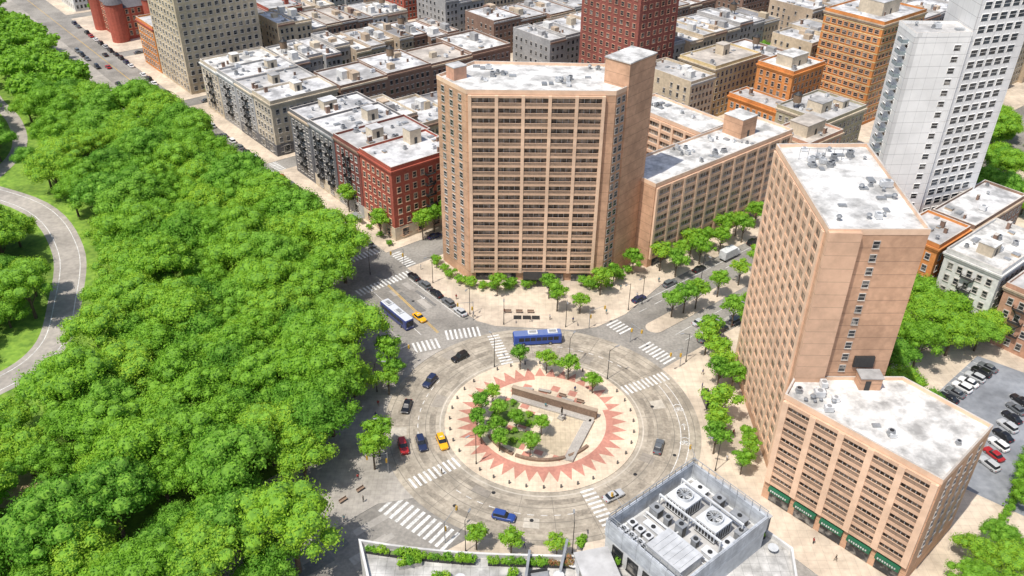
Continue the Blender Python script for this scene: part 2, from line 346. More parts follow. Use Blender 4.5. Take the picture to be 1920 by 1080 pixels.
def line(pts,w,mat,z=0.009,name="road_marking",dash=None):
    b=MB()
    for i in range(len(pts)-1):
        if dash and i%dash>=dash//2: continue
        p=Vector(pts[i][:2]);q=Vector(pts[i+1][:2]);d=(q-p).normalized();n=Vector((-d.y,d.x))*w/2
        b.flat([p-n,q-n,q+n,p+n],z)
    return struct(name,b,[mat])
line(arc(30.8,-50,25,60),0.16,WHITEP); line(arc(32.6,-58,25,60),0.14,WHITEP); line(arc(27.5,150,205,60),0.16,WHITEP,dash=6); line(arc(28,45,100,60),0.16,WHITEP,dash=6)
line(arc(27.6,230,285,60),0.16,WHITEP,dash=6); line(arc(22.6,0,360,140),0.3,pm("ring_gutter",(0.62,0.56,0.47)),z=0.0085)
JT=pm("joint_dark",(0.24,0.215,0.18))
for a in range(0,360,15): line([ring(22.8,a+4),ring(34.8,a+4)],0.1,JT,z=0.0065,name="road_joint")
for r_j in (25.8,29.4,33.9): line(arc(r_j,0,360,120),0.13,JT,z=0.0070,name="road_joint")
line([uv(-19,-15.2),uv(-46,-17.3)],0.16,YELLOWP);line([uv(-19,-14.8),uv(-46,-16.9)],0.16,YELLOWP)
line([uv(2,-13.8),uv(450,-13.8)],0.2,YELLOWP)
line([uv(-20,-8.6),uv(-44,-8.6)],0.14,WHITEP)
line([uv(-20,-20),uv(-44,-21)],0.14,WHITEP)
for u_ in (-68.6,-84.4): line([uv(u_,30),uv(u_,108)],0.14,WHITEP)
for u_ in (-71.5,-87.5): line([uv(u_,30+k*1.5) for k in range(52)],0.14,WHITEP,dash=4)
def symbol(x,y,a,kind):
    M=T(x,y,0.010,a); b=MB()
    def seg(p,q,w=0.18):
        p=Vector(p);q=Vector(q);d=(q-p).normalized();n=Vector((-d.y,d.x))*w/2
        k=len(b.v); b.v+=[tuple(M@Vector((*c,0))) for c in (p-n,q-n,q+n,p+n)]; b.f.append((k,k+1,k+2,k+3)); b.m.append(0)
    def circ(cx,cy,r,n=12):
        for i in range(n):
            a0=2*math.pi*i/n;a1=2*math.pi*(i+1)/n; seg((cx+r*math.cos(a0),cy+r*math.sin(a0)),(cx+r*math.cos(a1),cy+r*math.sin(a1)),0.16)
    if kind=='bike':
        circ(-0.6,0,0.42);circ(0.6,0,0.42);seg((-0.6,0),(-0.2,0.6));seg((-0.2,0.6),(0.45,0.6));seg((0.45,0.6),(0,0));seg((0,0),(-0.2,0.6));seg((0.6,0),(0.4,0.85));seg((0.4,0.85),(0.15,0.85));seg((-0.35,0.8),(-0.05,0.8))
        seg((-0.9,1.5),(0,2.0));seg((0.9,1.5),(0,2.0))
    else:
        seg((0,-1.2),(0,0.8));seg((-0.5,0.3),(0,0.9));seg((0.5,0.3),(0,0.9))
    struct("road_marking",b,[WHITEP])
for a,k in ((8,'bike'),(-2,'arrow'),(-12,'bike'),(-40,'bike'),(-52,'arrow')): symbol(*ring(31.7,a),math.radians(a),k)
for v_ in (36,60): symbol(*uv(-90,v_),GA,'bike')
for p in ((-18,-12),(-30,-11)): symbol(*uv(*p),GA+3.14,'arrow')
for x,y in (ring(26,12),ring(26,70),ring(29,150),ring(24,245),ring(29,265),ring(31,235),ring(25,320),ring(30,340),uv(-30,-14),uv(-35,-19)):
    b=MB(); b.flat([(x+0.42*math.cos(t*math.pi/6),y+0.42*math.sin(t*math.pi/6)) for t in range(12)],0.0125); struct("manhole_cover",b,[DARKM])
# ---------------------------------------------------------------- island
g=MB(); g.prism(arc(21.6,0,360,96)[:-1],-0.02,0.15,0,1,bottom=False); struct("island_pavement",g,[KERB,CREAMPAVE])
g=MB(); N_=40
for i in range(N_):
    a=360*i/N_; h_=180/N_
    g.flat([ring(15.8,a-h_),ring(15.8,a+h_),ring(19.0,a)],0.155)
struct("sunburst_paving",g,[REDPAVE])
g=MB(); n=72
for i in range(n):
    a0=360*i/n;a1=360*(i+1)/n
    if 195<a0<350 or a0<15 or a0>90: g.flat([ring(14.4,a0),ring(15.8,a0),ring(15.8,a1),ring(14.4,a1)],0.1552)
struct("red_ring_paving",g,[REDPAVE])
g=MB()
ax=Vector((19,-8)).normalized(); ay=Vector((8,19)).normalized()
def loc(x,y): p=Vector(CC)+ax*x+ay*y; return (p.x,p.y)
for i in range(-6,6):
    for j in range(-6,6):
        x=i*2.1;y=j*2.1
        if math.hypot(x+1,y+1)<12 and (i+j)%2==0 and (y>4.3 or x<-3 or y<-6):
            c=[loc(x+a,y+b) for a,b in ((0.1,0.1),(2,0.1),(2,2),(0.1,2))]; g.flat(c,0.1575)
struct("quilt_paving",g,[REDPAVE])
for k,q in enumerate(([(-11,-5.5),(-6.5,-5.5),(-6.5,3.4),(-9,4),(-11,1)],[(-5.5,-3.2),(-0.8,-3.2),(-0.8,1.2),(-5.5,1.2)],[(-8,-10),(-1.2,-10.4),(-1.2,-4.6),(-8,-6.4)],[(0.2,-9.6),(1.8,-9.6),(1.8,-4),(0.2,-4)])):
    g=MB(); g.flat([loc(*p) for p in q],0.160); struct("planting_bed",g,[SOIL])
g=MB(); g.flat([loc(2.2,-9),loc(8.6,-9),loc(8.6,4.6),loc(-2,4.6),loc(-2,2.2),loc(2.2,2.2)],0.163); struct("plaza_paving",g,[pm("plaza_tan",(0.62,0.52,0.37),(0.52,0.43,0.31),0.9,seam=[("X",1.1,0.08,0.8),("Y",1.1,0.08,0.8)])])
wa=math.atan2(ax.y,ax.x)
E=thing("fountain_wall","long brown granite memorial wall on the island plaza","wall",T(*loc(-9.5,5.2),0.15,wa))
b=MB(); b.box(0,20.5,0,0.9,0,2.3,0); b.box(0.3,20.2,-1.6,-0.02,0,0.45,1); ob("wall",b.mesh("wall",[BROWNST,STONE]),E)
b=MB(); b.box(-0.08,20.58,-0.08,0.98,2.3,2.48,0); ob("coping",b.mesh("coping",[pm("coping_tan",(0.46,0.36,0.27))]),E)
E=thing("plaza_steps","long shallow stone steps beside the sunken plaza","steps",T(*loc(8.7,-9.6),0.15,wa+math.pi/2))
for i in range(4):
    b=MB(); b.box(0,14,-0.55*(i+1),-0.55*i-0.004,0,0.15*(i+1),0); ob("step",b.mesh("step",[STONE]),E)
for k,(a0,a1) in enumerate(((205,240),(243,292),(296,320))):
    E=thing("curved_bench","curved low granite bench wall edging the round plaza","bench",T(CC[0],CC[1],0.15),"curved benches around the plaza")
    pl=[(13.0*math.cos(math.radians(a0+(a1-a0)*i/12)),13.0*math.sin(math.radians(a0+(a1-a0)*i/12))) for i in range(13)]
    pl2=[(p[0]*0.95,p[1]*0.95) for p in pl][::-1]
    b=MB(); b.prism(pl+pl2,0,0.55,0); ob("seat",b.mesh("seat",[BROWNST]),E)
for x,y,a in ((-7,8.5,0.3),(-3,9.5,0.1),(3,8.6,0),(7,7.5,0.2)):
    E=thing("stone_bench","low square granite bench block on the plaza","bench",T(*loc(x,y),0.16,a+wa),"granite bench blocks on the plaza")
    b=MB(); b.box(-1.4,1.4,-0.35,0.35,0,0.42,0); b.box(-1.45,1.45,-0.4,0.4,0.42,0.5,1); ob("seat",b.mesh("seat",[BROWNST,STONE]),E)
bol=MB(); bol.cyl(0,0,0,0.75,0.2,0.17,8,0); bol.cyl(0,0,0.75,0.9,0.22,0.1,8,0); bme=bol.mesh("bollard",[pm("bollard_grey",(0.16,0.15,0.14))])
for i in range(36):
    if i%9==4: continue
    o=ob("bollard",bme,None,T(*ring(20.5,i*10),0.15),label="short dark bollard at the edge of the round island",category="bollard",group="bollards around the island")

# ---------------------------------------------------------------- towers
TP=[(0,0),(37,0.5),(47.5,12.5),(38.5,21),(1,22),(-8,10.5)]
E=body("broad pink concrete apartment tower with stacked brown balconies","apartment tower",TP,(-12,204),0,54.5,PINK,ROOFW,name="apartment_tower",nroof=26,seed=3,pm_=PINKP,vscale=0.9,cluster=True)
bays(E,TP[0],TP[1],3.2,19,2.66,5,0.9,3.0,0.7,pw=0.85,bandh=0.55,split=4,mull=0.12)
M_,L_=edgeM(TP[1],TP[2])
bb=MB(); bb.box(4.6,L_+0.1,-0.35,7.2,0,61.0,0,M_); bb.box(4.4,L_+0.3,-0.55,7.4,61.0,61.3,1,M_)
ob("stair_shaft",bb.mesh("stair_shaft",[PINK,ROOFW]),E)
bb=MB(); Mx=T(-6.0,10.6,54.56,-0.9); bb.box(0,3.6,0.5,4.4,0,3.2,0,Mx); bb.box(-0.1,3.7,0.4,4.5,3.2,3.4,1,Mx); ob("bulkhead",bb.mesh("bulkhead",[WALLC['salmon'],ROOFG]),E)
w=wintmpl(1.3,1.5,0.08)
Ms=grid(TP[5],TP[0],3.9,19,2.66,3,0.8,0.8)
Ms+= [M_@T(1.2,0,3.9+2.66*r) for r in range(19)]+[M_@T(3.3,0,3.9+2.66*r) for r in range(19)]
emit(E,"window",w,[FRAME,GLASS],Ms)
b=MB()
for i in range(5): b.box(1.9+i*6.62,6.4+i*6.62,-0.1,-0.005,0.2,2.5,0)
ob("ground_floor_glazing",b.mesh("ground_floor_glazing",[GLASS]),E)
b=MB(); b.box(15,22,-4.2,-0.2,2.9,3.3,0); b.box(15.2,15.5,-4,-3.7,0,2.9,1); b.box(21.5,21.8,-4,-3.7,0,2.9,1); ob("entrance_canopy",b.mesh("entrance_canopy",[DARKM,METAL]),E)
BP=rect(62,15)
bx,by=uv(-57.3,48)
E=body("long low pink apartment wing with rows of dark windows","apartment building",BP,(bx,by),GA,26,PINK,ROOFW,nroof=30,seed=5,pm_=PINKP,bulk=[(44,51,6,13,6)],vscale=0.85,cluster=True)
bays(E,BP[0],BP[1],3.2,8,2.72,11,0.8,0.8,0.5,rail=False,pw=0.85,bandh=0.9,split=4,mull=0.1)
emit(E,"window",wintmpl(1.3,1.5,0.08),[FRAME,GLASS],grid(BP[3],BP[0],4,8,2.72,1,6,6))
b=MB()
for i in range(11): b.box(1.9+i*5.5,5.4+i*5.5,-0.08,0,0.2,2.5,0)
ob("ground_floor_glazing",b.mesh("ground_floor_glazing",[GLASS]),E)
BQ=rect(14,32); bx,by=uv(-41.8,85)
E=body("pink apartment wing behind with banded windows","apartment building",BQ,(bx,by),GA,26,PINK,ROOFW,nroof=14,seed=6,pm_=PINKP,vscale=0.9,cluster=True)
bays(E,BQ[3],BQ[0],3.2,8,2.72,6,0.8,0.8,0.5,rail=False,pw=0.9,bandh=0.9,split=4,mull=0.1)
CP=[(0,0),(17.5,0.5),(19,37),(0,36)]
E=body("tall slab tower of salmon concrete with blank end wall","apartment tower",CP,(54,129.5),0,58,PINK,ROOFW,name="apartment_tower",nroof=34,seed=8,pm_=PINKP,vscale=0.95,cluster=True)
bays(E,CP[3],CP[0],3.0,20,2.70,9,0.6,2.2,0.2,rail=False,pw=1.1,bandh=0.85,split=2,frame=FRAMEO,mull=0.08)
emit(E,"window",wintmpl(1.1,1.4,0.08),[FRAME,GLASS],[T(8.8,0.25,28+2.7*r) for r in range(11)])
b=MB(); b.box(10.6,14.4,-0.15,0.4,29.2,31.6,0); ob("louvre",b.mesh("louvre",[DARKM]),E)
b=MB(); b.box(-0.15,5.5,-0.9,0.1,26,58.5,0); ob("corner_pier",b.mesh("corner_pier",[pm("salmon_panel",(0.72,0.465,0.315),(0.64,0.41,0.275),0.5,seam=[("Z",2.7,0.12,0.72)],stain=0.2,stain_scale=0.12)]),E)
b=MB()
for i in range(7): b.tube((3+i*1.7,30,58),(3+i*1.7,30,60.5),0.06,0.06,5,0)
b.tube((3,30,60.4),(13.2,30,60.4),0.07,0.07,5,0); ob("antenna_rack",b.mesh("antenna_rack",[METAL]),E)
XP=[(0,0),(20.5,-21.5),(35,-7.8),(24,5.6),(3.2,5.3)]
E=body("low pink annex block with dark shopfronts at street level","apartment building",XP,(51,124.2),0,26,PINK,ROOFW,nroof=16,seed=9,pm_=PINKP,vscale=1.0,cluster=True)
bays(E,XP[0],XP[1],5.2,8,2.5,5,0.8,0.8,0.55,rail=True,pw=1.2,bandh=0.75,split=5,mull=0.2)
emit(E,"window",wintmpl(1.2,1.4,0.08),[FRAME,GLASS],grid(XP[1],XP[2],5.5,8,2.5,4,1.5,1.5))
b=MB(); M_,L_=edgeM(XP[0],XP[1])
for i in range(5): b.box(1.6+i*5.62,6.0+i*5.62,-0.12,0,0.3,3.1,0,M_)
ob("shopfront_glazing",b.mesh("shopfront_glazing",[GLASS]),E)
GREENS=pm("green_sign",(0.02,0.16,0.08),None,3,0.6)
for i in range(5):
    b=MB(); b.box(1.5+i*5.62,6.1+i*5.62,-0.9,-0.05,3.2,4.2,0,M_)
    for k in range(8):
        xx=2.0+i*5.62+k*0.46; b.box(xx,xx+0.26,-0.93,-0.9,3.45+0.1*(k%2),3.9,1,M_)
    ob("shop_sign",b.mesh("shop_sign",[GREENS,FRAMEW]),E)
b=MB(); b.box(14.5,18.5,2.2,4.9,26.1,28.8,0); b.box(14.3,18.7,2.0,5.0,28.8,29,1); b.box(15.4,16.4,2.12,2.2,26.1,28.2,2); ob("bulkhead",b.mesh("bulkhead",[PINK,ROOFG,DARKM]),E)

# white tower
WP=[(0,0),(15,1.5),(15,11),(0,11)]
E=body("white panelled residential tower with small dark windows","apartment tower",WP,(100.5,217.5),0,66,WPANEL,ROOFG,name="apartment_tower",nroof=4,seed=12)
emit(E,"window",wintmpl(1.7,1.5,0.06,False),[WPANEL,GLASS],grid((9,0.9),(15,1.5),5,20,3.0,1,0.5,0.5)+grid(WP[3],WP[0],5,20,3.0,2,1,1))
bal=MB(); bal.box(-1.7,0,-3.2,-0.0,0,0.22,0); bal.box(-1.7,-1.62,-3.2,-0.02,0.22,1.2,1); bal.box(-1.7,0,-3.2,-3.12,0.22,1.2,1)
BGL=pm("balcony_glass",(0.3,0.36,0.38),None,1,0.2)
emit(E,"balcony",bal,[WMETAL,BGL],[T(0,6,6+3.0*r) for r in range(20)])
WQ=[(0,0),(18,7.5),(14,24),(-0.0,17)]
E=body("taller white residential tower with balconies along one edge","apartment tower",WQ,(115.7,219.5),0,92,WPANEL,ROOFG,name="apartment_tower",nroof=2,seed=13)
DGL=pm("dark_window_glass",(0.06,0.08,0.10),(0.02,0.025,0.03),0.5,0.1,stain=0,world=True)
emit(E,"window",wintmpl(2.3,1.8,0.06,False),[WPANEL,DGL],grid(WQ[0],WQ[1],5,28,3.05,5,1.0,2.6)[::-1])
M_,L_=edgeM(WQ[0],WQ[1])
emit(E,"balcony",bal,[WMETAL,BGL],[M_@T(L_+0.02,2.0,6+3.05*r,math.pi) for r in range(27)])

# ---------------------------------------------------------------- older buildings along the avenue
def oldb(label,u,v,Lu,Lv,h,wc,rm=ROOFS,fl=None,fr=None,rows=None,corn='cream',wf=FRAME,bulk=None,nroof=8,seed=0,base=None,name="apartment_building",cat="apartment building",firesc=None,win=(1.15,1.7),tankat=None):
    P=rect(Lv,Lu); E=body(label,cat,P,uv(u,v),GA,h,WALLC[wc],rm,name=name,nroof=nroof,seed=seed,bulk=bulk,cluster=False,bulkm=WALLC['cream'],kinds=6)
    rows=rows or int((h-2)/3.1); fh=(h-2.6)/rows
    nl=fl or max(2,int(Lu/2.7)); nr=fr or max(2,int(Lv/2.7))
    Ms=grid(P[3],P[0],1.6,rows,fh,nl,0.8,0.8)+grid(P[0],P[1],1.6,rows,fh,nr,0.8,0.8)
    emit(E,"window",wintmpl(win[0],win[1],0.14),[wf,GLASS],Ms)
    c=MB(); ring_wall(c,inset(P,-0.55),0.5,h-0.9,h-0.45,0); ring_wall(c,inset(P,-0.3),0.25,h-1.5,h-0.9,0); ob("cornice",c.mesh("cornice",[WALLC[corn]]),E)
    if tankat: ob("water_tank",TANKM,E,T(tankat[0],tankat[1],h))
    if base:
        c=MB(); ring_wall(c,inset(P,-0.14),0.12,0,4.4,0); ob("ground_floor_cladding",c.mesh("ground_floor_cladding",[WALLC[base]]),E)
        Ms=grid(P[3],P[0],1.0,1,fh,max(2,nl//2),0.8,0.8)+grid(P[0],P[1],1.0,1,fh,max(2,nr//2),0.8,0.8)
        Ms=[M@T(0,-0.15,0) for M in Ms]; emit(E,"shop_window",wintmpl(2.2,2.6,0.1),[wf,GLASS],Ms)
    if firesc:
        f=MB()
        for r in range(1,rows):
            z=1.6+r*fh-0.4; f.box(-1.7,1.7,-1.1,-0.12,z,z+0.08,0)
            for xx in (-1.7,1.66): f.box(xx,xx+0.04,-1.1,-0.12,z,z+1,0)
            f.box(-1.7,1.7,-1.1,-1.05,z+0.9,z+1,0); f.box(-1.7,1.7,-1.1,-1.06,z+0.45,z+0.5,0)
            if r<rows-1: f.tube((-1.4 if r%2 else 1.4,-0.7,z),(1.4 if r%2 else -1.4,-0.7,z+fh),0.16,0.16,4,0)
        me=f.mesh("fire_escape",[DARKM])
        for face,x in firesc:
            M=(edgeM(P[3],P[0]) if face=='l' else edgeM(P[0],P[1]))[0]; ob("fire_escape",me,E,M@T(x,0,0))
    return E
oldb("red brick corner apartment building with pale stone base",0,0,17.5,24,23.5,'red',corn='red',base='cream',seed=21,firesc=[('r',13)],bulk=[(14,18,11,15,4.5)],wf=FRAMEO)
oldb("dark red brick apartment building on the park avenue",17.8,0,15,26,23,'darkred',corn='brown',seed=22,base='grey',firesc=[('l',7.5)],bulk=[(8,12,5,9,3)],nroof=12,rm=ROOFG)
oldb("dark grey apartment building with iron fire escapes",33.1,0,15.5,26,22.5,'dark',corn='grey',seed=23,firesc=[('l',5),('l',12)],base='cream',bulk=[(15,19,4,8,3.5)],nroof=12)
oldb("dark grey apartment building with iron fire escapes",48.9,0,13.5,26,22,'dark',corn='tan',seed=24,firesc=[('l',7)],bulk=[(9,14,6,10,3)],nroof=12)
oldb("pale stone apartment building facing the park",77,0,14,26,20,'cream',corn='cream',seed=25,firesc=[('r',13)],rm=ROOFS,base='dark',bulk=[(12,15,5,9,3)],nroof=12)
oldb("grey stone apartment building with bay windows",91.3,0,15,26,19.5,'grey',corn='cream',seed=26,firesc=[('l',8)],rm=ROOFG,base='dark',bulk=[(10,13,4,8,3)],nroof=12)
oldb("grey stone apartment building with bay windows",106.6,0,15,26,19.5,'grey',corn='white',seed=27,firesc=[('l',8)],rm=ROOFS,bulk=[(16,20,5,8,3)],nroof=12)
oldb("white stone apartment building beside the park avenue",121.9,0,16,26,19,'cream',corn='white',seed=28,firesc=[('l',8)],rm=ROOFW,bulk=[(9,12,6,9,3)],nroof=12)
oldb("tall tan brick apartment tower with regular windows",155,0,32,34,58,'beige',corn='tan',seed=29,rows=17,fl=9,fr=11,name="apartment_tower",cat="apartment tower",wf=FRAME,win=(1.4,1.6))
oldb("low orange brick building next to the tan tower",188,0,20,24,20,'orange',corn='red',seed=30,rm=ROOFG)
oldb("tall maroon brick tower with pale base and dark windows",30,132,32,22,62,'maroon',corn='red',seed=31,rows=17,fl=9,fr=6,name="apartment_tower",cat="apartment tower",wf=WALLC['salmon'],win=(1.5,1.7))
oldb("cream and yellow six storey apartment building",5,150,18,28,21,'yellow',corn='cream',seed=32,bulk=[(14,18,8,12,4)],wf=FRAME,firesc=[('l',6)],rm=ROOFT)
oldb("low orange brick building with pale window bands",-22,161,16,20,24,'orange',corn='orange',seed=33,bulk=[(4,14,4,11,4)],rm=ROOFW,wf=FRAMEO)
E=oldb("tall orange brick apartment block with tan floor stripes",-36,192,25,30,40,'orange',corn='tan',seed=34,rows=12,name="apartment_tower",cat="apartment tower",wf=FRAMEO,bulk=[(8,20,6,16,5)],win=(1.7,1.4))
b=MB()
for r in range(12): ring_wall(b,inset(rect(30,25),-0.1),0.08,3.4+r*3.12,3.8+r*3.12,0)
ob("floor_stripe",b.mesh("floor_stripe",[WALLC['yellow']]),E)
oldb("low orange brick wing with flat grey roof",-25,150,22,10.5,13,'orange',corn='orange',seed=35,rm=ROOFG)
oldb("grey green apartment building with cluttered flat roof",-48,145,20,25,17,'olive',corn='cream',seed=36,rm=ROOFG,bulk=[(6,12,6,12,3.5),(16,20,4,8,2.5)],nroof=16,tankat=(4,15))
oldb("salmon stone building with stepped flat roof",-57,122,15,19,18,'salmon',corn='tan',seed=37,rm=ROOFT,bulk=[(4,14,4,11,4)],nroof=8)
oldb("orange brick building near the small car park",-118,88.8,12,16,20,'orange',corn='orange',seed=38,rm=ROOFG)
oldb("white walled apartment building with cluttered silver roof",-134,88.8,14,26,20,'white',corn='white',seed=39,rm=ROOFW,nroof=14,firesc=[('l',7)],bulk=[(5,9,5,9,3)])
oldb("brown brick apartment building with iron fire escapes",-148,90,12.5,26,17,'salmon',corn='tan',seed=40,rm=ROOFG,firesc=[('l',5)])
oldb("red brick apartment building beyond the car park",-118,108,12,30,19,'brown',corn='tan',seed=41,rm=ROOFS)
cx,cy=uv(246,2)
E=thing("turreted_building","red brick institution with round turrets and cone roofs","building",T(cx,cy,0,GA))
b=MB(); b.prism(rect(34,26),0,15,0,bottom=False); ob("wall",b.mesh("wall",[WALLC['red']]),E)
b=MB(); lv=[[(-.4,-.4,15),(34.4,-.4,15),(34.4,26.4,15),(-.4,26.4,15)],[(5,6,21),(29,6,21),(29,20,21),(5,20,21)]]; b.loft(lv,0); ob("roof",b.mesh("roof",[pm("slate",(0.16,0.15,0.16))]),E)
for x,y in ((0,0),(34,0),(0,26),(17,-1)):
    t=MB(); t.cyl(x,y,0,18,4,4,16,0); t.cyl(x,y,18,25,4.4,0.1,16,1); ob("turret",t.mesh("turret",[WALLC['red'],MATS["slate"]]),E)
emit(E,"window",wintmpl(1.2,2,0.14),[FRAMEO,GLASS],grid((0,26),(0,0),2,4,3.4,6,4,4)+grid((0,0),(34,0),2,4,3.4,9,4,4))

# ---------------------------------------------------------------- generic blocks
EXC=[(28,65,128,158),(2,26,148,180)]
def generic(u0,u1,v0,v1,seed):
    r=random.Random(seed); v=v0
    hb=17; wcb='tan'; run=0
    while v<v1-5:
        if run<=0: run=r.randint(1,4); wdt0=r.choice([7,8,9,12,14,16,20]); hb=r.uniform(13.5,21); wcb=r.choice(['cream','tan','tan','brown','red','brown','grey','beige','white','brown','beige','grey','cream','tan'])
        run-=1; wdt=min(wdt0,v1-v)
        if v1-v-wdt<5: wdt=v1-v
        x,y=uv((u0+u1)/2,v+wdt/2)
        ok=not any(u1>e[0] and u0<e[1] and v+wdt>e[2] and v<e[3] for e in EXC) and abs(x)<0.66*y+20 and y<560
        if ok:
            h=hb+r.choice([0,0,0.6,-0.5,1.2]); wc=wcb
            Lu=u1-u0-r.choice([0,0,3,5]); u_0=u0 if (u0 in [b[0] for b in BU]) else u0+(u1-u0-Lu); P=rect(wdt-0.05,Lu)
            lab={'cream':"cream stone",'tan':"tan brick",'brown':"brown brick",'red':"red brick",'darkred':"dark red brick",'grey':"grey stone",'beige':"beige brick",'white':"white painted",'orange':"orange brick"}[wc]
            E=thing("row_building",lab+" row building with flat pale roof","building",T(*uv(u_0,v),0,GA),"low rise buildings on the street grid")
            w=MB(); w.prism(P,0,h-0.05,0,bottom=False)
            rows=int((h-1.5)/3.1);fh=(h-2.2)/rows
            for M in grid(P[0],P[1],1.5,rows,fh,max(2,int(wdt/2.3)),0.5,0.5)+(grid(P[3],P[0],1.5,rows,fh,max(2,int(Lu/3.2)),0.8,0.8,0.15)):
                w.box(-0.55,0.55,-0.03,0.0,0,1.7,1,M); w.box(-0.7,0.7,-0.16,0,-0.15,0,2,M); w.box(-0.7,0.7,-0.12,0,1.7,1.9,2,M)
            ob("wall",w.mesh("wall",[WALLC[wc],GLASS,FRAME]),E)
            q=MB(); q.prism(inset(P,0.28),h-0.05,h+0.05,0,bottom=False); ob("roof",q.mesh("roof",[r.choice([ROOFW,ROOFS,ROOFS,ROOFG,ROOFG,ROOFT,ROOFS,ROOFD])]),E)
            q=MB(); ring_wall(q,P,0.3,h-0.05,h+r.uniform(0.4,1.0),0,2); q.box(0.02,wdt-0.1,-0.5,-0.01,h-0.9,h-0.2,1); ob("parapet",q.mesh("parapet",[WALLC[wc],WALLC[r.choice(['cream','brown','tan','grey'])],COPE]),E)
            for kk in range(r.randint(1,3)):
                bx=r.uniform(0.6,max(0.8,wdt-4.5)); by=r.uniform(3,Lu-7); q=MB(); q.box(bx,bx+r.uniform(1.8,3.2),by,by+r.uniform(2,4.5),h+0.05,h+r.uniform(1.4,3.2),0); ob("bulkhead",q.mesh("bulkhead",[WALLC[r.choice(['cream','tan','grey','white','white',wc])]]),E)
            if r.random()<0.12: ob("water_tank",TANKM,E,T(wdt/2,Lu*0.6,h))
            roofstuff(E,P,h+0.05,r.randint(4,9),r.random(),0.9)
        v+=wdt
for ki,(a,b_) in enumerate(BU):
    for vi,(c,d) in enumerate(BV):
        c0=c
        if vi==0 and ki in (0,1): c0=28
        if vi==0 and ki==2: c0=42
        if vi==0 and ki==3: continue
        generic(a,a+25,c0,d,ki*10+vi+100); generic(b_-25,b_,c0,d,ki*10+vi+200)
generic(-56,-34,230,360,301); generic(-34,-14,228,360,302)

# ---------------------------------------------------------------- foreground rooftop building
E=thing("curved_residential_building","pale modern building with concave front and planted roof terrace","apartment building",T(0,0,0))
def farc(r,a0,a1,n):
    out=[]
    for i in range(n+1):
        a=a0+(a1-a0)*i/n; out.append(ring(r+3.0*max(0,(-a-92)/20)**1.5,a))
    return out
fp=[(-14.0,60),(-10,44),(32,44),(34,60),(36.3,70),(37.2,76.5),(34.5,79.5)]+farc(71.0,-68.5,-111.2,26)
b=MB(); b.prism(fp,0,39.6,0,bottom=False); ob("wall",b.mesh("wall",[pm("pale_stone_cladding",(0.58,0.56,0.53),None,0.6,seam=[("Z",3.3,0.15,0.6)])]),E)
b=MB(); b.prism(inset(fp,0.3),39.6,39.75,0,bottom=False); ob("roof_terrace",b.mesh("roof_terrace",[pm("terrace_pavers",(0.62,0.60,0.57),(0.48,0.465,0.44),0.8,seam=[("X",1.2,0.06,0.7),("Y",1.2,0.06,0.7)],stain=0.45,stain_scale=0.25)]),E)
b=MB(); ring_wall(b,fp,0.3,39.4,40.5,0); ob("parapet",b.mesh("parapet",[pm("white_coping",(0.74,0.72,0.69),None,1)]),E)
apts=farc(72.2,-68,-110,34)
r_=random.Random(5)
def leafblob(mb,cx,cy,cz,R,n,r,sz,mi=0,squash=0.8,jit=0.8):
    for i in range(n):
        d=Vector((r.gauss(0,1),r.gauss(0,1),r.gauss(0,0.9))).normalized()
        p=Vector((cx,cy,cz))+Vector((d.x*R,d.y*R,d.z*R*squash))*r.uniform(0.62,1.18)
        nn=(d+Vector((r.uniform(-jit,jit),r.uniform(-jit,jit),r.uniform(-.3,.9)))).normalized()
        a=nn.orthogonal().normalized(); a=Matrix.Rotation(r.uniform(0,6.28),3,nn)@a; c=nn.cross(a); s=sz*r.uniform(0.55,1.4)
        k=len(mb.v); mb.v+=[tuple(p+a*s),tuple(p+c*s*0.6),tuple(p-a*s),tuple(p-c*s*0.6)]; mb.f.append((k,k+1,k+2,k+3)); mb.m.append(mi)
shvar=[]
for k in range(4):
    SH=MB(); leafblob(SH,0,0,0.6,0.5,130,r_,0.12); leafblob(SH,0.35,0.2,0.5+0.15*k,0.3,60,r_,0.1); leafblob(SH,-0.3,-0.1,0.5,0.25+0.05*k,50,r_,0.1)
    shvar.append(SH.mesh("planter_shrub",[[LEAF,LEAFK,LEAFY,pm("red_leaves",(0.4,0.12,0.06),(0.2,0.2,0.05),3)][k]]))
for i in range(0,34):
    if i in (7,15,16,24): continue
    p=apts[i];q=apts[i+1]; a=math.atan2(q[1]-p[1],q[0]-p[0]); L_=math.hypot(q[0]-p[0],q[1]-p[1])*0.94
    F_=thing("planter","long dark planter box with green shrubs on the terrace","planter",T(p[0],p[1],39.75,a),"planters along the terrace edge")
    b=MB(); b.box(0,L_,-0.35,0.35,0,0.5,0); b.box(0.05,L_-0.05,-0.3,0.3,0.5,0.52,1); ob("box",b.mesh("box",[DARKM,SOIL]),F_)
    for k in range(2 if r_.random()<0.75 else 1): ob("shrub",shvar[3] if (i in (17,18)) else shvar[r_.randrange(3)],F_,T(L_*(k+0.5)/2,0,0.25,k+i)@Matrix.Scale(r_.uniform(0.6,1.35),4))
for x,y,a,L_ in ((-14,73.0,0.25,3),(-9.5,71.2,0.1,2.2),(0.5,69.8,1.5,2.4),(9.3,76.2,1.2,2.0)):
    F_=thing("planter","low planter box with leafy shrubs inside the terrace","planter",T(x,y,39.75,a),"planters on the terrace floor")
    b=MB(); b.box(0,L_,-0.4,0.4,0,0.6,0); b.box(0.05,L_-0.05,-0.35,0.35,0.6,0.62,1); ob("box",b.mesh("box",[STONE,SOIL]),F_)
    for k in range(3): ob("shrub",shvar[k],F_,T(L_*(k+0.5)/3,0,0.35,k)@Matrix.Scale(r_.uniform(0.8,1.3),4))
PAVW=pm("pavilion_white",(0.72,0.72,0.71),None,1)
K=(20.5,66.4)
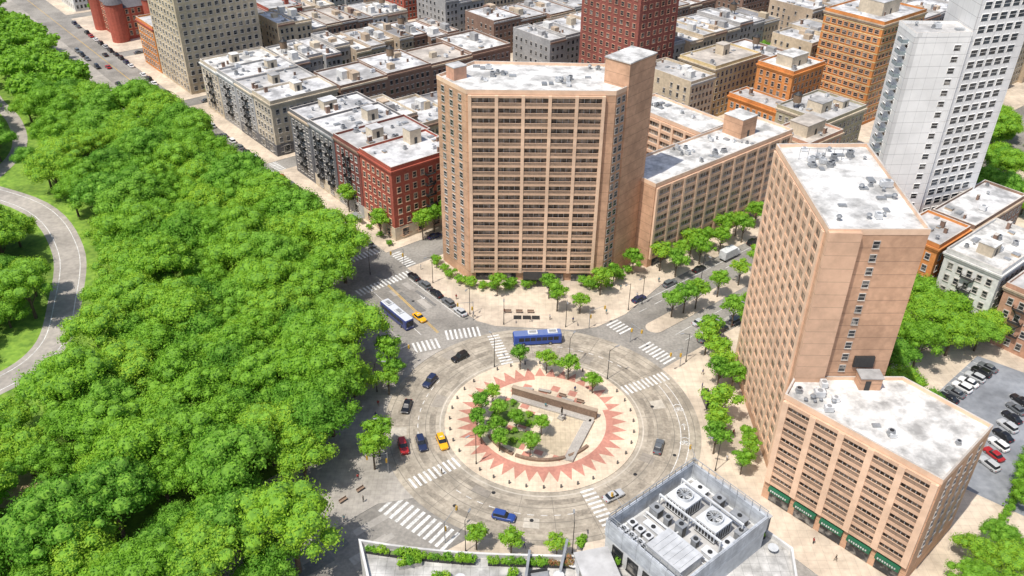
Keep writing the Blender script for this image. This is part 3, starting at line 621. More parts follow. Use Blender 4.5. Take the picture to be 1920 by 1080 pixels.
E2=thing("rooftop_plant_enclosure","grey walled rooftop enclosure with sunken mechanical deck","rooftop structure",T(K[0],K[1],39.75,GA))
PG=pm("enclosure_grey",(0.52,0.54,0.56),(0.45,0.47,0.49),0.8,0.6,seam=[("Z",1.6,0.06,0.7)])
b=MB(); b.box(0,16.5,0,12.5,0,3.4,0); ob("wall",b.mesh("wall",[PAVW]),E2)
b=MB(); ring_wall(b,[(-0.1,-0.1),(16.6,-0.1),(16.6,12.6),(-0.1,12.6)],0.35,3.3,6.0,0); ob("parapet",b.mesh("parapet",[pm("parapet_metal",(0.56,0.585,0.61),(0.44,0.46,0.49),1,0.5,seam=[("X",2.4,0.06,0.6),("Y",2.4,0.06,0.6),("Z",1.3,0.05,0.7)],stain=0.3,stain_scale=0.4)]),E2)
b=MB(); b.box(0.6,15.9,0.6,11.9,3.4,3.5,0); ob("roof",b.mesh("roof",[ROOFG]),E2)
emit(E2,"window",wintmpl(1.6,2.0,0.1),[DARKM,GLASS],grid((0,12.5),(0,0),0.6,1,3,4,1,1)+grid((16.5,0),(16.5,12.5),0.6,1,3,4,1,1))
b=MB()
for i in range(14): b.tube((0.1+i*1.25,12.35,6.0),(0.1+i*1.25,12.35,7.0),0.05,0.05,5,0)
for i in range(11): b.tube((16.35,0.1+i*1.2,6.0),(16.35,0.1+i*1.2,7.0),0.05,0.05,5,0)
for i in range(11): b.tube((0.15,0.1+i*1.2,6.0),(0.15,0.1+i*1.2,7.0),0.05,0.05,5,0)
b.tube((0,12.35,7),(16.4,12.35,7),0.06,0.06,5,0); b.tube((16.35,0,7),(16.35,12.4,7),0.06,0.06,5,0); b.tube((0.15,0,7),(0.15,12.4,7),0.06,0.06,5,0); b.tube((0,12.35,6.5),(16.4,12.35,6.5),0.04,0.04,5,0); b.tube((0.15,0,6.5),(0.15,12.4,6.5),0.04,0.04,5,0)
ob("railing",b.mesh("railing",[METAL]),E2)
b=MB()
for x in (8.7,13.1):
    for y in (1.3,6.4,11.4): b.box(x-0.1,x+0.1,y-0.1,y+0.1,3.5,5.6,0)
    b.box(x-0.12,x+0.12,1.2,11.5,5.6,5.85,0)
ob("steel_frame",b.mesh("steel_frame",[WMETAL]),E2)
KM=T(K[0],K[1],0,GA)
def kw(x,y,z,a=0): p=KM@Vector((x,y,0)); return T(p.x,p.y,z,GA+a)
for x,y in ((10.9,9.2),(10.9,4.2)):
    F_=thing("cooling_unit","white rooftop cooling unit with round fan grille","air conditioner",kw(x,y,43.25),"cooling units on the mechanical deck")
    b=MB(); b.box(-1.65,1.65,-1.65,1.65,0.3,2.3,0); b.box(-1.55,1.55,-1.55,1.55,0,0.3,1)
    for k in range(6):
        b.box(-1.45+k*0.5,-1.15+k*0.5,-1.68,-1.65,0.5,2.0,1); b.box(-1.68,-1.65,-1.45+k*0.5,-1.15+k*0.5,0.5,2.0,1)
    ob("housing",b.mesh("housing",[WMETAL,DARKM]),F_)
    b=MB()
    ring_wall(b,[(1.15*math.cos(t*math.pi/16),1.15*math.sin(t*math.pi/16)) for t in range(32)],0.1,2.3,2.8,0); ob("fan_shroud",b.mesh("fan_shroud",[WMETAL]),F_)
    b=MB()
    b.cyl(0,0,2.34,2.66,0.28,0.24,12,0)
    for k in range(5):
        M=Matrix.Rotation(k*math.pi/2.5,4,'Z')@Matrix.Translation((0.62,0,2.5))@Matrix.Rotation(0.45,4,'X'); b.box(-0.36,0.36,-0.2,0.2,-0.02,0.02,0,M)
    ob("fan",b.mesh("fan",[METAL]),F_)
    b=MB(); b.cyl(0,0,2.3,2.32,1.03,1.03,24,0); ob("fan_well",b.mesh("fan_well",[DARKM]),F_)
    b=MB()
    for k in range(12):
        a=k*math.pi/6; b.tube((0.25*math.cos(a),0.25*math.sin(a),2.84),(1.1*math.cos(a),1.1*math.sin(a),2.82),0.025,0.025,4,0)
    ob("grille",b.mesh("grille",[WMETAL]),F_)
E=thing("rooftop_lift_housing","low white rooftop housing with ribbed lid","rooftop structure",kw(1.6,1.6,43.25))
b=MB(); b.box(0,4.0,0,5.4,0,1.7,0); ob("housing",b.mesh("housing",[WMETAL]),E)
b=MB(); b.box(-0.12,4.12,-0.12,5.52,1.7,1.85,0)
for i in range(6): b.box(0.15,3.85,0.35+i*0.85,0.45+i*0.85,1.85,1.95,0)
ob("lid",b.mesh("lid",[pm("lid_metal",(0.66,0.67,0.68),None,1,0.5)]),E)
for x,y,sx,sy,h in ((7.3,10.6,1.2,1.4,1.4),(7.2,1.6,1.0,1.8,1.1),(14.8,6.4,1.2,1.2,1.6),(14.8,9.6,1.0,2.2,1.0),(14.8,3.0,1.0,2.2,1.2),(7.2,6.4,0.9,1.2,2.0),(1.6,8.2,0.9,0.9,1.1),(1.6,9.6,0.9,0.9,1.1),(1.6,11.0,0.9,0.9,1.1),(3.2,8.2,0.9,0.9,1.1),(3.2,9.6,0.9,0.9,1.1),(3.2,11.0,0.9,0.9,1.1),(5.0,9.0,0.8,2.6,0.7),(7.3,4.0,0.8,0.8,1.3),(7.3,8.6,0.8,0.8,1.3),(10.2,1.3,2.0,0.8,1.0),(12.9,1.3,1.6,0.8,1.3)):
    E=thing("ventilation_box","grey metal ventilation box on the mechanical deck","vent",kw(x,y,43.25),"ventilation boxes on the mechanical deck")
    b=MB(); b.box(-sx/2,sx/2,-sy/2,sy/2,0,h,0); b.box(-sx/2-0.1,sx/2+0.1,-sy/2-0.1,sy/2+0.1,h,h+0.12,0); b.cyl(0,0,h+0.12,h+0.2,0.32,0.32,12,1); ob("housing",b.mesh("housing",[METAL if h>1.15 else WMETAL,DARKM]),E)
    b=MB(); b.box(-sx/2+0.1,sx/2-0.1,-sy/2-0.04,-sy/2,0.2,h-0.2,0); ob("louvre",b.mesh("louvre",[DARKM]),E)
for pts,r in ((((6.3,1,43.9),(6.3,11.4,43.9)),0.16),(((6.3,6.4,44.1),(13.5,6.4,44.1)),0.14),(((13.7,1.5,44.2),(13.7,11.2,44.2)),0.1),(((0.9,7.4,43.8),(6.2,7.4,43.8)),0.12),(((5.8,0.9,43.6),(5.8,11.4,43.6)),0.08)):
    b=MB(); b.tube(pts[0],pts[1],r,r,8)
    for q_ in pts: b.tube(q_,(q_[0],q_[1],43.25),r,r,8)
    b2=MB(); b2.add(b,KM); ob("duct_pipe",b2.mesh("duct_pipe",[WMETAL]),None,None,label="white insulated pipe run across the mechanical deck",category="pipe",group="pipes on the mechanical deck")
E=thing("louvred_screen","dark grey louvred volume beside the rooftop enclosure","rooftop structure",kw(16.9,1.0,39.75))
b=MB(); b.box(0,2.4,0,8.5,0,3.2,0)
ob("wall",b.mesh("wall",[pm("dark_cladding",(0.15,0.16,0.175),(0.11,0.12,0.13),1,0.6)]),E)
b=MB()
for k in range(10): b.box(2.4,2.46,0.2,8.3,0.2+k*0.3,0.35+k*0.3,0)
ob("louvre",b.mesh("louvre",[METAL]),E)
b=MB(); b.box(-0.1,2.5,-0.1,8.6,3.2,3.35,0); ob("roof",b.mesh("roof",[ROOFG]),E)
E=thing("terrace_pavilion","white walled stair pavilion on the roof terrace","rooftop structure",T(11.2,71.5,39.75,0.25))
b=MB(); b.box(-2.2,2.0,-6,2.4,0,2.6,0); ob("wall",b.mesh("wall",[PAVW]),E)
b=MB(); b.box(-2.4,2.2,-6.2,2.6,2.6,2.85,0); ob("roof",b.mesh("roof",[ROOFG]),E)
b=MB(); b.box(-0.9,0.9,2.4,2.44,0.1,2.2,0); b.box(-2.24,-2.2,-4,0.5,0.3,2.2,0); ob("glass_door",b.mesh("glass_door",[GLASS]),E)
for x,y,L,a in ((6.6,75.5,5,1.35),(2.2,74.0,4.5,1.45)):
    E=thing("partition_wall","low grey partition wall dividing the roof terrace","wall",T(x,y-3.5,39.75,a),"partition walls on the terrace")
    b=MB(); b.box(0,L,-0.12,0.12,0,1.3,0); ob("wall",b.mesh("wall",[PG]),E)
    b=MB(); b.box(-0.05,L+0.05,-0.17,0.17,1.3,1.38,0); ob("coping",b.mesh("coping",[METAL]),E)
for x,y,a in ((5,73,0.2),(-4,70.5,-0.1),(1.2,71,1.2),(-11,71,2)):
    E=thing("terrace_sofa","dark outdoor sofa on the roof terrace","sofa",T(x-1,y-1,39.75,a),"outdoor sofas on the terrace")
    b=MB(); b.box(-1.1,1.1,-0.45,0.45,0.1,0.42,0); ob("seat",b.mesh("seat",[METAL]),E)
    b=MB(); b.box(-1.1,1.1,0.3,0.45,0.42,0.85,0); ob("backrest",b.mesh("backrest",[DARKM]),E)
for x,y in ((8.3,74.5),(6.4,72.6),(-6,72.0),(34.6,77.5)):
    E=thing("terrace_table","small round white table on the roof terrace","table",T(x,y-1,39.75),"round tables on the terrace")
    b=MB(); b.cyl(0,0,0.7,0.76,0.7,0.7,16,0); ob("table_top",b.mesh("table_top",[WMETAL]),E)
    b=MB(); b.cyl(0,0,0,0.7,0.25,0.07,8,0); ob("leg",b.mesh("leg",[METAL]),E)

# ---------------------------------------------------------------- trees
def trunk_mesh(name,h,r,seed,spread):
    q=random.Random(seed); b=MB(); b.tube((0,0,-0.2),(0,0,h*0.55),r,r*0.7,8)
    for i in range(5):
        a=i*1.26+q.random(); b.tube((0,0,h*(0.35+0.04*i)),(math.cos(a)*spread,math.sin(a)*spread,h*q.uniform(0.75,0.95)),r*0.45,r*0.12,5)
    b.tube((0,0,h*0.5),(0.2,0.1,h),r*0.7,r*0.15,6)
    return b.mesh(name,[BARK])
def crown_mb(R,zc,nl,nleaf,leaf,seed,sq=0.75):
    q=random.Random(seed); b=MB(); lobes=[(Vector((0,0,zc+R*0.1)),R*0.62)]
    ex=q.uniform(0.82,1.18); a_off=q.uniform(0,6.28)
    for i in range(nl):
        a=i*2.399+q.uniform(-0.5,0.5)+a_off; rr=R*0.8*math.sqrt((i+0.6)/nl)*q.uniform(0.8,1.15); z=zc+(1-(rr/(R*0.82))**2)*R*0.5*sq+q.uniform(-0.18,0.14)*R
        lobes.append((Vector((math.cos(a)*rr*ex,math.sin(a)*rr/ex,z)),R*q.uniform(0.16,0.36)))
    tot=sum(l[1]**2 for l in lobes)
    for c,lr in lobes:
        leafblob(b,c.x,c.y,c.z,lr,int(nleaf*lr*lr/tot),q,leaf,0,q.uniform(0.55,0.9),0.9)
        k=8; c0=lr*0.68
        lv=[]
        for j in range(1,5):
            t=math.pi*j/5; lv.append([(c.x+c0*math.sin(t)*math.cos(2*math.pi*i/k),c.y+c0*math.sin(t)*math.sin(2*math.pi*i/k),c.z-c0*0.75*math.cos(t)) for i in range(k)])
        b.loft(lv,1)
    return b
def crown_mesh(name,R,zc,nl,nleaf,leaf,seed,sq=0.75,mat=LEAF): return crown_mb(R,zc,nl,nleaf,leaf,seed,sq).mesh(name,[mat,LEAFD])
LM=[LEAF,LEAFY,LEAFK,LEAF,LEAF,LEAFK,LEAF,LEAF,LEAFK,LEAFY]
BIG=[(trunk_mesh("trunk",11,0.45,i,3.5),crown_mesh("crown",7.2+0.3*(i%3),11.0-0.4*i,[24,32,40,28,36][i%5],8600,[0.23,0.205,0.25][i%3],50+i,0.7+0.12*(i%4),LM[i])) for i in range(10)]
SMALL=[(trunk_mesh("trunk",5.5,0.16,i,1.4),crown_mesh("crown",2.9,4.8,13,1500,0.18,80+i,1.1,[LEAF,LEAFK,LEAF,LEAFY,LEAF][i])) for i in range(5)]
SHR=[crown_mesh("foliage",1.8,1.1,8,600,0.14,90+i,0.6) for i in range(3)]
def tree(x,y,s,kind,name,label,group,z=0.13,idx=None):
    t,c=(BIG if kind=='b' else SMALL)[rnd.randrange(10 if kind=='b' else 5) if idx is None else idx]
    E=thing(name,label,"tree",T(x,y,z,rnd.uniform(0,6.28))@Matrix.Diagonal((s,s,s*rnd.uniform(0.88,1.08),1)),group)
    ob("trunk",t,E); ob("crown",c,E); return E
def shrub(x,y,s,label="rounded green shrub in the planting strip by the tower",z=0.13):
    E=thing("shrub",label,"shrub",T(x,y,z,rnd.uniform(0,6.28))@Matrix.Diagonal((s,s,s,1)),"shrubs in planting strips")
    ob("foliage",rnd.choice(SHR),E)
def dpath(x,y,P): return min((Vector((x,y))-p).length for p in P)
step=8.8
labs=["broad leafy green park tree with dense rounded crown","bright green park tree with wide spreading crown","dark green park tree standing among close neighbours"]
cand=[]
for i in range(-12,51):
    for j in range(0,37):
        cand.append((i*step+rnd.uniform(-3.2,3.2)+(j%2)*step/2,-31-j*step*0.9+rnd.uniform(-2.6,2.6),0))
for i in range(-2,17): cand.append((i*9.0+rnd.uniform(-2,2),-22.8+rnd.uniform(-0.8,0.8),1))
ok=[]
for u,v,k in cand:
    if u<-73-0.95*max(0,-60-v): continue
    if -64<u<-18 and v>-33: continue
    if u>150 and v>-35 : continue
    x,y=uv(u,v)
    if math.hypot(x-CC[0],y-CC[1])<(41 if u>-62 else 44): continue
    if x<-128-(y-102)*0.504 or y<86 or y>505: continue
    s=rnd.uniform(0.98,1.18) if k else (rnd.uniform(0.7,0.85) if rnd.random()<0.25 else rnd.uniform(0.88,1.18))
    hz=9*s; px,py=x*130/(130-hz),y*130/(130-hz)
    if dpath(px,py,PATH1)<4.5+5*s or dpath(x,y,PATH1)<6: continue
    if dpath(px,py,PATH2)<1.5+4*s or dpath(x,y,PATH2)<4: continue
    if math.hypot(px+148,py-284)<10: continue
    if math.hypot(px+98,py-123)<7: continue
    ok.append((math.hypot(x,y),x,y,s))
ok.sort()
for d_,x,y,s in ok[:295]: tree(x,y,s,'b',"park_tree",labs[rnd.randrange(3)],"trees in the park")
if len(ok)>295:
    far=[crown_mb(7.3,10,20,900,0.62,150+i,0.8) for i in range(3)]; b=MB()
    for k,(d_,x,y,s) in enumerate(ok[295:]): b.add(far[k%3],T(x,y,0.1,rnd.uniform(0,6.28))@Matrix.Scale(s,4))
    ob("distant_trees",b.mesh("distant_trees",[LEAF,LEAFD]),None,None,kind="stuff",label="mass of distant green park trees along the avenue",category="trees")
print("park trees",len(ok))
for x,y in ((2.2,164),(8.5,162.6),(13.6,160.4),(19,155.5)): tree(x,y,rnd.uniform(0.9,1.05),'s',"plaza_tree","small plaza tree behind the granite wall","trees on the island",0.16)
for x,y,s,i in ((-6.4,146.8,0.95,1),(-4.0,150.6,0.85,0),(-7.2,142.0,0.9,1),(-2.4,145.4,0.85,1),(1.4,142.4,0.85,4),(6.8,141.0,0.85,0),(-2.2,136.0,0.9,1),(4.3,134.2,0.9,1),(-3.0,140.6,0.8,2),(-6.2,138.0,0.75,1)): tree(x,y,s,'s',"plaza_tree","small plaza tree in the central planting bed","trees on the island",0.16,i)
for p in ((-10,-3),(-9.6,0),(-8,2.5),(-7.4,-4.8),(-5,-1),(-3,0.2),(-2,-2.5),(-6.5,-8),(-3,-9),(-4,-6)):
    shrub(*loc(*p),0.6,"low green shrub in the plaza planting bed",0.15)
for x,y in ((42,187),(45.5,189),(49,191),(56,197),(63,203),(69,209),(76,214)): tree(x,y,rnd.uniform(1.15,1.4),'s',"street_tree","young street tree on the paved median","trees on the median")
for x,y in ((50,176),(48,171),(50,162),(51.5,157),(48.5,158),(44.5,141),(43.5,136),(57,183),(49.5,166),(46,146),(63,188),(60,180)): tree(x,y,rnd.uniform(1.15,1.5),'s',"street_tree","leafy street tree beside the salmon slab tower","trees on the wide pavement")
for x,y in ((42,210),(48,213),(52,218),(57,222),(63,226),(68,231),(46,207),(75,236),(54,214),(61,220),(69,227)): tree(x,y,rnd.uniform(1.15,1.5),'s',"street_tree","street tree in front of the long pink wing","trees before the long wing")
for x,y in ((12,189),(18,188),(10,195),(24,197),(28,202),(34,208),(-4,196)): tree(x,y,rnd.uniform(0.95,1.25),'s',"street_tree","leafy street tree on the tower forecourt","trees on the tower forecourt")
for x,y in ((-28,154),(-27,158),(-29,162),(-28,130),(-27.5,134)): tree(x,y,rnd.uniform(1.1,1.5),'s',"street_tree","young street tree at the park corner","trees at the park corner")
for x,y in ((-6,109.5),(0.5,108.5),(9,108)): tree(x,y,rnd.uniform(0.85,1.05),'s',"street_tree","small street tree before the curved building","trees before the curved building")
for x,y in ((-27,226),(-24,231),(-20,233),(-16,235),(-40,228),(-52,243)): tree(x,y,rnd.uniform(1.2,1.5),'s',"street_tree","street tree beside the red corner building","trees near the red building")
for x,y in ((50.5,134),(48,130),(51,139)): tree(x,y,rnd.uniform(0.8,1.0),'s',"street_tree","small tree at the foot of the slab tower","trees on the wide pavement")
for x,y,s in ((103,177,0.95),(112,183,1.0),(120,178,0.8),(98,167,0.8),(108,172,0.9),(95,174,0.9),(90,163,0.8),(88,152,0.75),(92,146,0.55),(104,185,0.9),(116,174,0.7)): tree(x,y,s,'b',"garden_tree","large leafy tree beside the car park","trees round the car park")
for x,y,s in ((108,130.5,0.5),(105.5,127,0.5),(103,123,0.45),(86,107,0.55),(90,103,0.6),(96,106,0.55),(82.5,101,0.55),(87,98,0.6),(92,111,0.45)): tree(x,y,s,'b',"garden_tree","leafy tree beside the paved yard","trees round the car park")
for i in range(70):
    u=rnd.uniform(-130,-72); v=rnd.uniform(160,290); x,y=uv(u,v)
    if x<0.45*y+10: continue
    tree(x,y,rnd.uniform(0.7,1),'b',"hillside_tree","dense green tree on the distant park slope","trees behind the white tower")
for a,b_ in BU[:4]:
    for (c,d) in BV[:2]:
        for k in range(7):
            x,y=uv(a+31+rnd.uniform(-4,4),c+34+k*11+rnd.uniform(-3,3)); tree(x,y,rnd.uniform(1.1,1.7),'s',"courtyard_tree","small green tree in a rear courtyard","trees in rear courtyards")
        for k in range(6):
            x,y=uv(b_+2.5,c+6+k*17+rnd.uniform(-3,3)); tree(x,y,rnd.uniform(0.9,1.4),'s',"street_tree","street tree on a side street kerb","trees on side streets")
for x,y in ((-22,212),(-19.5,208.5),(-17.5,205),(-14.5,202),(-11.5,200.5),(-8,199.5),(-5,199),(0,201),(4,200),(22,200),(26,201),(30,205),(33,209),(-1,199),(20,201.5)): shrub(x,y,rnd.uniform(1.0,1.6))
for x,y in ((-36.5,222.5),(-40,227.5),(-44,232),(-48,237)): shrub(x,y,0.8,"low green hedge at the foot of the brick building")
for k in range(7): shrub(95.5+k*1.3,116.5+k*1.55,0.75,"low green hedge along the edge of the car park")

# ---------------------------------------------------------------- vehicles
def rr(x0,x1,W,r,z,n=3):
    out=[]
    for cx,cy,a0 in ((x1-r,-W/2+r,-90),(x1-r,W/2-r,0),(x0+r,W/2-r,90),(x0+r,-W/2+r,180)):
        for i in range(n+1):
            a=math.radians(a0+90*i/n); out.append((cx+r*math.cos(a),cy+r*math.sin(a),z))
    return out
TYRE=pm("tyre_rubber",(0.03,0.03,0.03),None,3,0.8); LAMP=pm("headlamp_lens",(0.7,0.7,0.68),None,3,0.2); TAIL=pm("tail_lamp_red",(0.4,0.02,0.02),None,3,0.3)
CGL=pm("car_glass",(0.03,0.035,0.04),(0.02,0.022,0.026),1,0.08,stain=0)
PAINT={}
def paint(c,rough=0.3):
    k=str(c)
    if k not in PAINT:
        m=pm("car_paint_%d"%len(PAINT),c,tuple(x*0.95 for x in c),2,rough,stain=0); m.node_tree.nodes["Principled BSDF"].inputs["Coat Weight"].default_value=0.4; PAINT[k]=m
    return PAINT[k]
CARM={}
def carparts(kind):
    if kind in CARM: return CARM[kind]
    L=4.7;W=1.85
    if kind=='sedan': g0,g1,t0,t1,zt,zb=-1.75,1.0,-1.15,0.25,1.38,0.88
    elif kind=='suv': g0,g1,t0,t1,zt,zb=-2.1,0.95,-1.9,0.3,1.68,1.0
    b=MB(); b.loft([rr(-L/2+.1,L/2-.1,W-.15,.35,.22),rr(-L/2,L/2,W,.4,.45),rr(-L/2,L/2,W,.4,zb-.22),rr(-L/2+.12,L/2-.18,W-.12,.4,zb-.05),rr(-L/2+.3,L/2-.5,W-.3,.4,zb+.02)],0)
    b.loft([rr(t0-.05,t1+.05,W-.42,.25,zt-.03),rr(t0+.08,t1-.08,W-.55,.25,zt+.05)],0)
    gl=MB(); gl.loft([rr(g0,g1,W-.2,.25,zb-.03),rr(t0,t1,W-.4,.22,zt-.02)],0)
    wh=MB()
    M=Matrix.Rotation(math.pi/2,4,'X'); w0=MB(); w0.cyl(0,0,-.11,.11,.33,.33,14,0); w0.cyl(0,0,-.125,.125,.19,.19,10,1); wh.add(w0,M)
    li=MB(); li.box(-.06,.06,-.22,.22,-.08,.08,0)
    CARM[kind]=(b,gl,wh.mesh("wheel",[TYRE,METAL]),li.mesh("headlight",[LAMP]),li.mesh("tail_light",[TAIL]),L,W,gl.mesh("window",[CGL]),{},zb)
    return CARM[kind]
def car(x,y,a,c,kind='sedan',name="parked_car",label=None,group=None,taxi=False,z=0.0):
    b,gl,wh,hl,tl,L,W,gm,cache,zb=carparts(kind)
    key=str(c)
    if key not in cache: cache[key]=b.mesh("body",[paint(c)])
    E=thing(name,label,"taxi" if taxi else "car",T(x,y,z,a),group)
    ob("body",cache[key],E); ob("window",gm,E)
    for wx in (-1.42,1.42):
        for wy in (-W/2+.1,W/2-.1): ob("wheel",wh,E,T(wx,wy,0.33))
    for s in (-.62,.62): ob("headlight",hl,E,T(L/2-.1,s,.66)); ob("tail_light",tl,E,T(-L/2+.08,s,.72))
    if taxi:
        q=MB(); q.box(-.12,.12,-.35,.35,1.42,1.58,0); ob("roof_light",q.mesh("roof_light",[LAMP]),E,T(-.4,0,0.0 if kind=='sedan' else 0.3))
    return E
BLK=(0.012,0.012,0.014);GRY=(0.13,0.14,0.15);SIL=(0.5,0.51,0.52);WHT=(0.8,0.8,0.8);RED=(0.4,0.02,0.02);BLU=(0.03,0.07,0.28);YEL=(0.9,0.45,0.01);NAVY=(0.02,0.03,0.08)
cn={str(BLK):"black",str(GRY):"dark grey",str(SIL):"silver",str(WHT):"white",str(RED):"red",str(BLU):"blue",str(NAVY):"navy blue",str(YEL):"yellow"}
def ringcar(x,y,c,kind,lab,taxi=False,da=0):
    a=math.atan2(y-CC[1],x-CC[0])+math.pi/2+da; return car(x,y,a,c,kind,"taxi" if taxi else "car",lab,None,taxi)
ringcar(-12.5,168,BLK,'suv',"black car rounding the traffic circle"); ringcar(-19,158.5,NAVY,'suv',"dark blue car driving round the traffic circle")
ringcar(-23.5,149.5,BLK,'sedan',"black sedan on the outer lane of the circle"); ringcar(-19,137.5,NAVY,'suv',"navy car beside a yellow taxi on the circle")
ringcar(-14.6,138,YEL,'suv',"yellow taxi in the inner lane of the circle",True); ringcar(-22.8,136.5,RED,'suv',"dark red car at the outer kerb")
ringcar(-1,117.3,BLU,'suv',"blue car on the near side of the circle"); ringcar(21,123.2,SIL,'sedan',"silver sedan at the crosswalk on the circle")
ringcar(32,137.5,GRY,'sedan',"grey sedan rounding the traffic circle")
UA=math.atan2(UD[1],UD[0])
cols=[BLK,BLK,GRY,NAVY,SIL,WHT,BLK,GRY,GRY,SIL,BLK,RED]
def avcar(u,v,c,kind,lab="%s car parked along the avenue kerb",grp="cars parked along the avenue",fl=0):
    x,y=uv(u,v); car(x,y,UA+(math.pi if fl else 0),c,kind,"parked_car",(lab%cn[str(c)]) if '%' in lab else lab,grp)
for i,u in enumerate((-20.5,-26,-31.5,-37,-42.5)): avcar(u,-7.4,[BLK,GRY,BLK,GRY,SIL][i],'suv' if i%2 else 'sedan')
for u in [3+6.3*k for k in range(10)]+[80+6.3*k for k in range(9)]+list(range(156,290,7)):
    if rnd.random()<0.88 or u<12: avcar(u+rnd.uniform(-0.5,0.5),-7.4+rnd.uniform(-0.15,0.15),rnd.choice(cols),rnd.choice(['sedan','suv']))
    if rnd.random()<0.5: avcar(u+1,-19.8,rnd.choice(cols),rnd.choice(['sedan','suv']),fl=1)
for u,v,c in ((150,-16,RED),(170,-11.5,SIL),(210,-16,RED),(228,-11.5,BLK),(62,-16.2,RED)):
    x,y=uv(u,v); car(x,y,UA,c,'sedan',"car",cn[str(c)]+" car driving on the park avenue")
x,y=uv(-38.0,-17.4); car(x,y,UA+math.pi,YEL,'sedan',"taxi","yellow taxi waiting beside the bus on the avenue",None,True)
for k in range(12):
    if rnd.random()<0.75:
        x,y=uv(-5.2,4+k*6.4); car(x,y,GA,rnd.choice(cols),'sedan',"parked_car","car parked beside the red brick building","cars parked on side streets")
for ci in range(2):
    for k in range(14):
        if rnd.random()<0.8:
            x,y=uv((-67.6,-90.6)[ci],34+k*6.2); c=rnd.choice(cols)
            if ci==0 and 4<k<8: continue
            car(x,y,GA,c,rnd.choice(['sedan','suv']),"parked_car",cn[str(c)]+" car parked along the tree lined boulevard","cars parked on the boulevard")
car(49,184.5,GA,SIL,'sedan',"car","silver car leaving the boulevard for the circle")
for a,b_ in BU[:3]:
    for k in range(16):
        x,y=uv(b_+5.1,2+k*6.5)
        if rnd.random()<0.8: c=rnd.choice(cols); car(x,y,GA,c,'sedan',"parked_car",cn[str(c)]+" car parked on a side street","cars parked on side streets")
LOTP=[(92,150),(92,128),(104,118),(134,158),(116,172)]
g=MB(); g.flat(LOTP,0.136); struct("car_park",g,[pm("lot_asphalt",(0.30,0.315,0.34),(0.245,0.26,0.285),0.6,0.9,stain=0.35)])
R1=[(98,155.5),(100.4,157.4),(102.8,159.4),(105.2,161.3),(107.6,163.3),(110,165.2),(112.4,167.2),(114.8,169.1)]
lc=[BLK,BLK,GRY,WHT,WHT,SIL,BLK,GRY]
for (x,y),c in zip(R1,lc): car(x+1.2,y-2.4,UA+rnd.uniform(-0.04,0.04),c,rnd.choice(['sedan','suv']),"parked_car",cn[str(c)]+" car parked in the small car park","cars in the car park",z=0.136)
R2=[(118,154.5),(115.6,151.5),(113.2,148.5),(110.8,145.5),(108.4,142.5),(106,139.5),(103.6,136.5),(101.2,133.5)]
lc=[BLK,GRY,BLK,SIL,BLK,WHT,RED,SIL]
for (x,y),c in zip(R2,lc): car(x,y,UA-0.25,c,rnd.choice(['sedan','suv']),"parked_car",cn[str(c)]+" car parked in the small car park","cars in the car park",z=0.136)
for (x,y) in R1:
    d=Vector(UD); p=Vector((x-0.1,y-0.6)); line([p+d*1.6,p-d*3.6],0.1,WHITEP,z=0.1405)
def bus(x,y,a,cbody,croof,lab):
    E=thing("city_bus",lab,"bus",T(x,y,0,a)); L=12.2;W=2.6
    b=MB(); b.loft([rr(-L/2,L/2,W-.1,.25,.32),rr(-L/2,L/2,W,.3,.5),rr(-L/2,L/2,W,.3,2.7),rr(-L/2+.1,L/2-.1,W-.15,.3,3.0),rr(-L/2+.3,L/2-.3,W-.5,.3,3.08)],0,1); b.loft([rr(-L/2+.2,L/2-.2,W-.3,.3,3.082),rr(-L/2+.3,L/2-.3,W-.5,.3,3.11)],1)
    ob("body",b.mesh("body",[paint(cbody),paint(croof,0.5)]),E)
    w=MB(); w.box(-.62,.62,-.03,.0,0,1.0,0); wm=w.mesh("window",[CGL])
    for i in range(7):
        for s in (1,-1): ob("window",wm,E,T(-4.6+i*1.45,-s*(W/2+.001),1.45,0 if s==1 else math.pi))
    w=MB(); w.box(L/2,L/2+.03,-1.05,1.05,1.1,2.5,0); ob("windscreen",w.mesh("windscreen",[CGL]),E)
    w=MB(); w.box(L/2,L/2+.04,-.8,.8,2.55,2.8,0); ob("destination_sign",w.mesh("destination_sign",[DARKM]),E)
    for x0 in (-3.8,1.2):
        q=MB(); q.box(x0-1.2,x0+1.2,-.8,.8,3.1,3.38,0); q.box(x0-.9,x0+.9,-.5,.5,3.38,3.42,1); ob("roof_unit",q.mesh("roof_unit",[WMETAL,METAL]),E)
    me=carparts('suv')[2]
    for wx in (-3.2,3.6):
        for wy in (-1.2,1.2): ob("wheel",me,E,T(wx,wy,.48)@Matrix.Scale(1.45,4))
    for s in (-.9,.9): ob("headlight",carparts('suv')[3],E,T(L/2+.0,s,.85))
bus(6.5,175.2,math.radians(187),(0.03,0.08,0.36),(0.14,0.20,0.42),"blue city bus crossing the far side of the circle")
x,y=uv(-34.5,-22.0); bus(x,y,UA+math.pi,(0.04,0.06,0.22),(0.62,0.64,0.68),"city bus with white roof waiting on the avenue")
x,y=uv(-68.5,71); E=thing("delivery_truck","white box delivery truck parked on the boulevard","truck",T(x,y,0,GA))
b=MB(); b.box(-3.2,2.2,-1.2,1.2,.9,3.4,0); ob("cargo_box",b.mesh("cargo_box",[WMETAL]),E)
b=MB(); b.loft([rr(2.3,4.2,2.1,.3,.5),rr(2.3,4.2,2.1,.3,1.4),rr(2.3,3.6,1.9,.3,2.3)],0); ob("cab",b.mesh("cab",[paint(WHT)]),E)
b=MB(); b.box(3.62,4.0,-.85,.85,1.45,2.1,0); ob("windscreen",b.mesh("windscreen",[CGL]),E)
for wx in (-2.2,3.2):
    for wy in (-1,1): ob("wheel",carparts('suv')[2],E,T(wx,wy,.42)@Matrix.Scale(1.27,4))

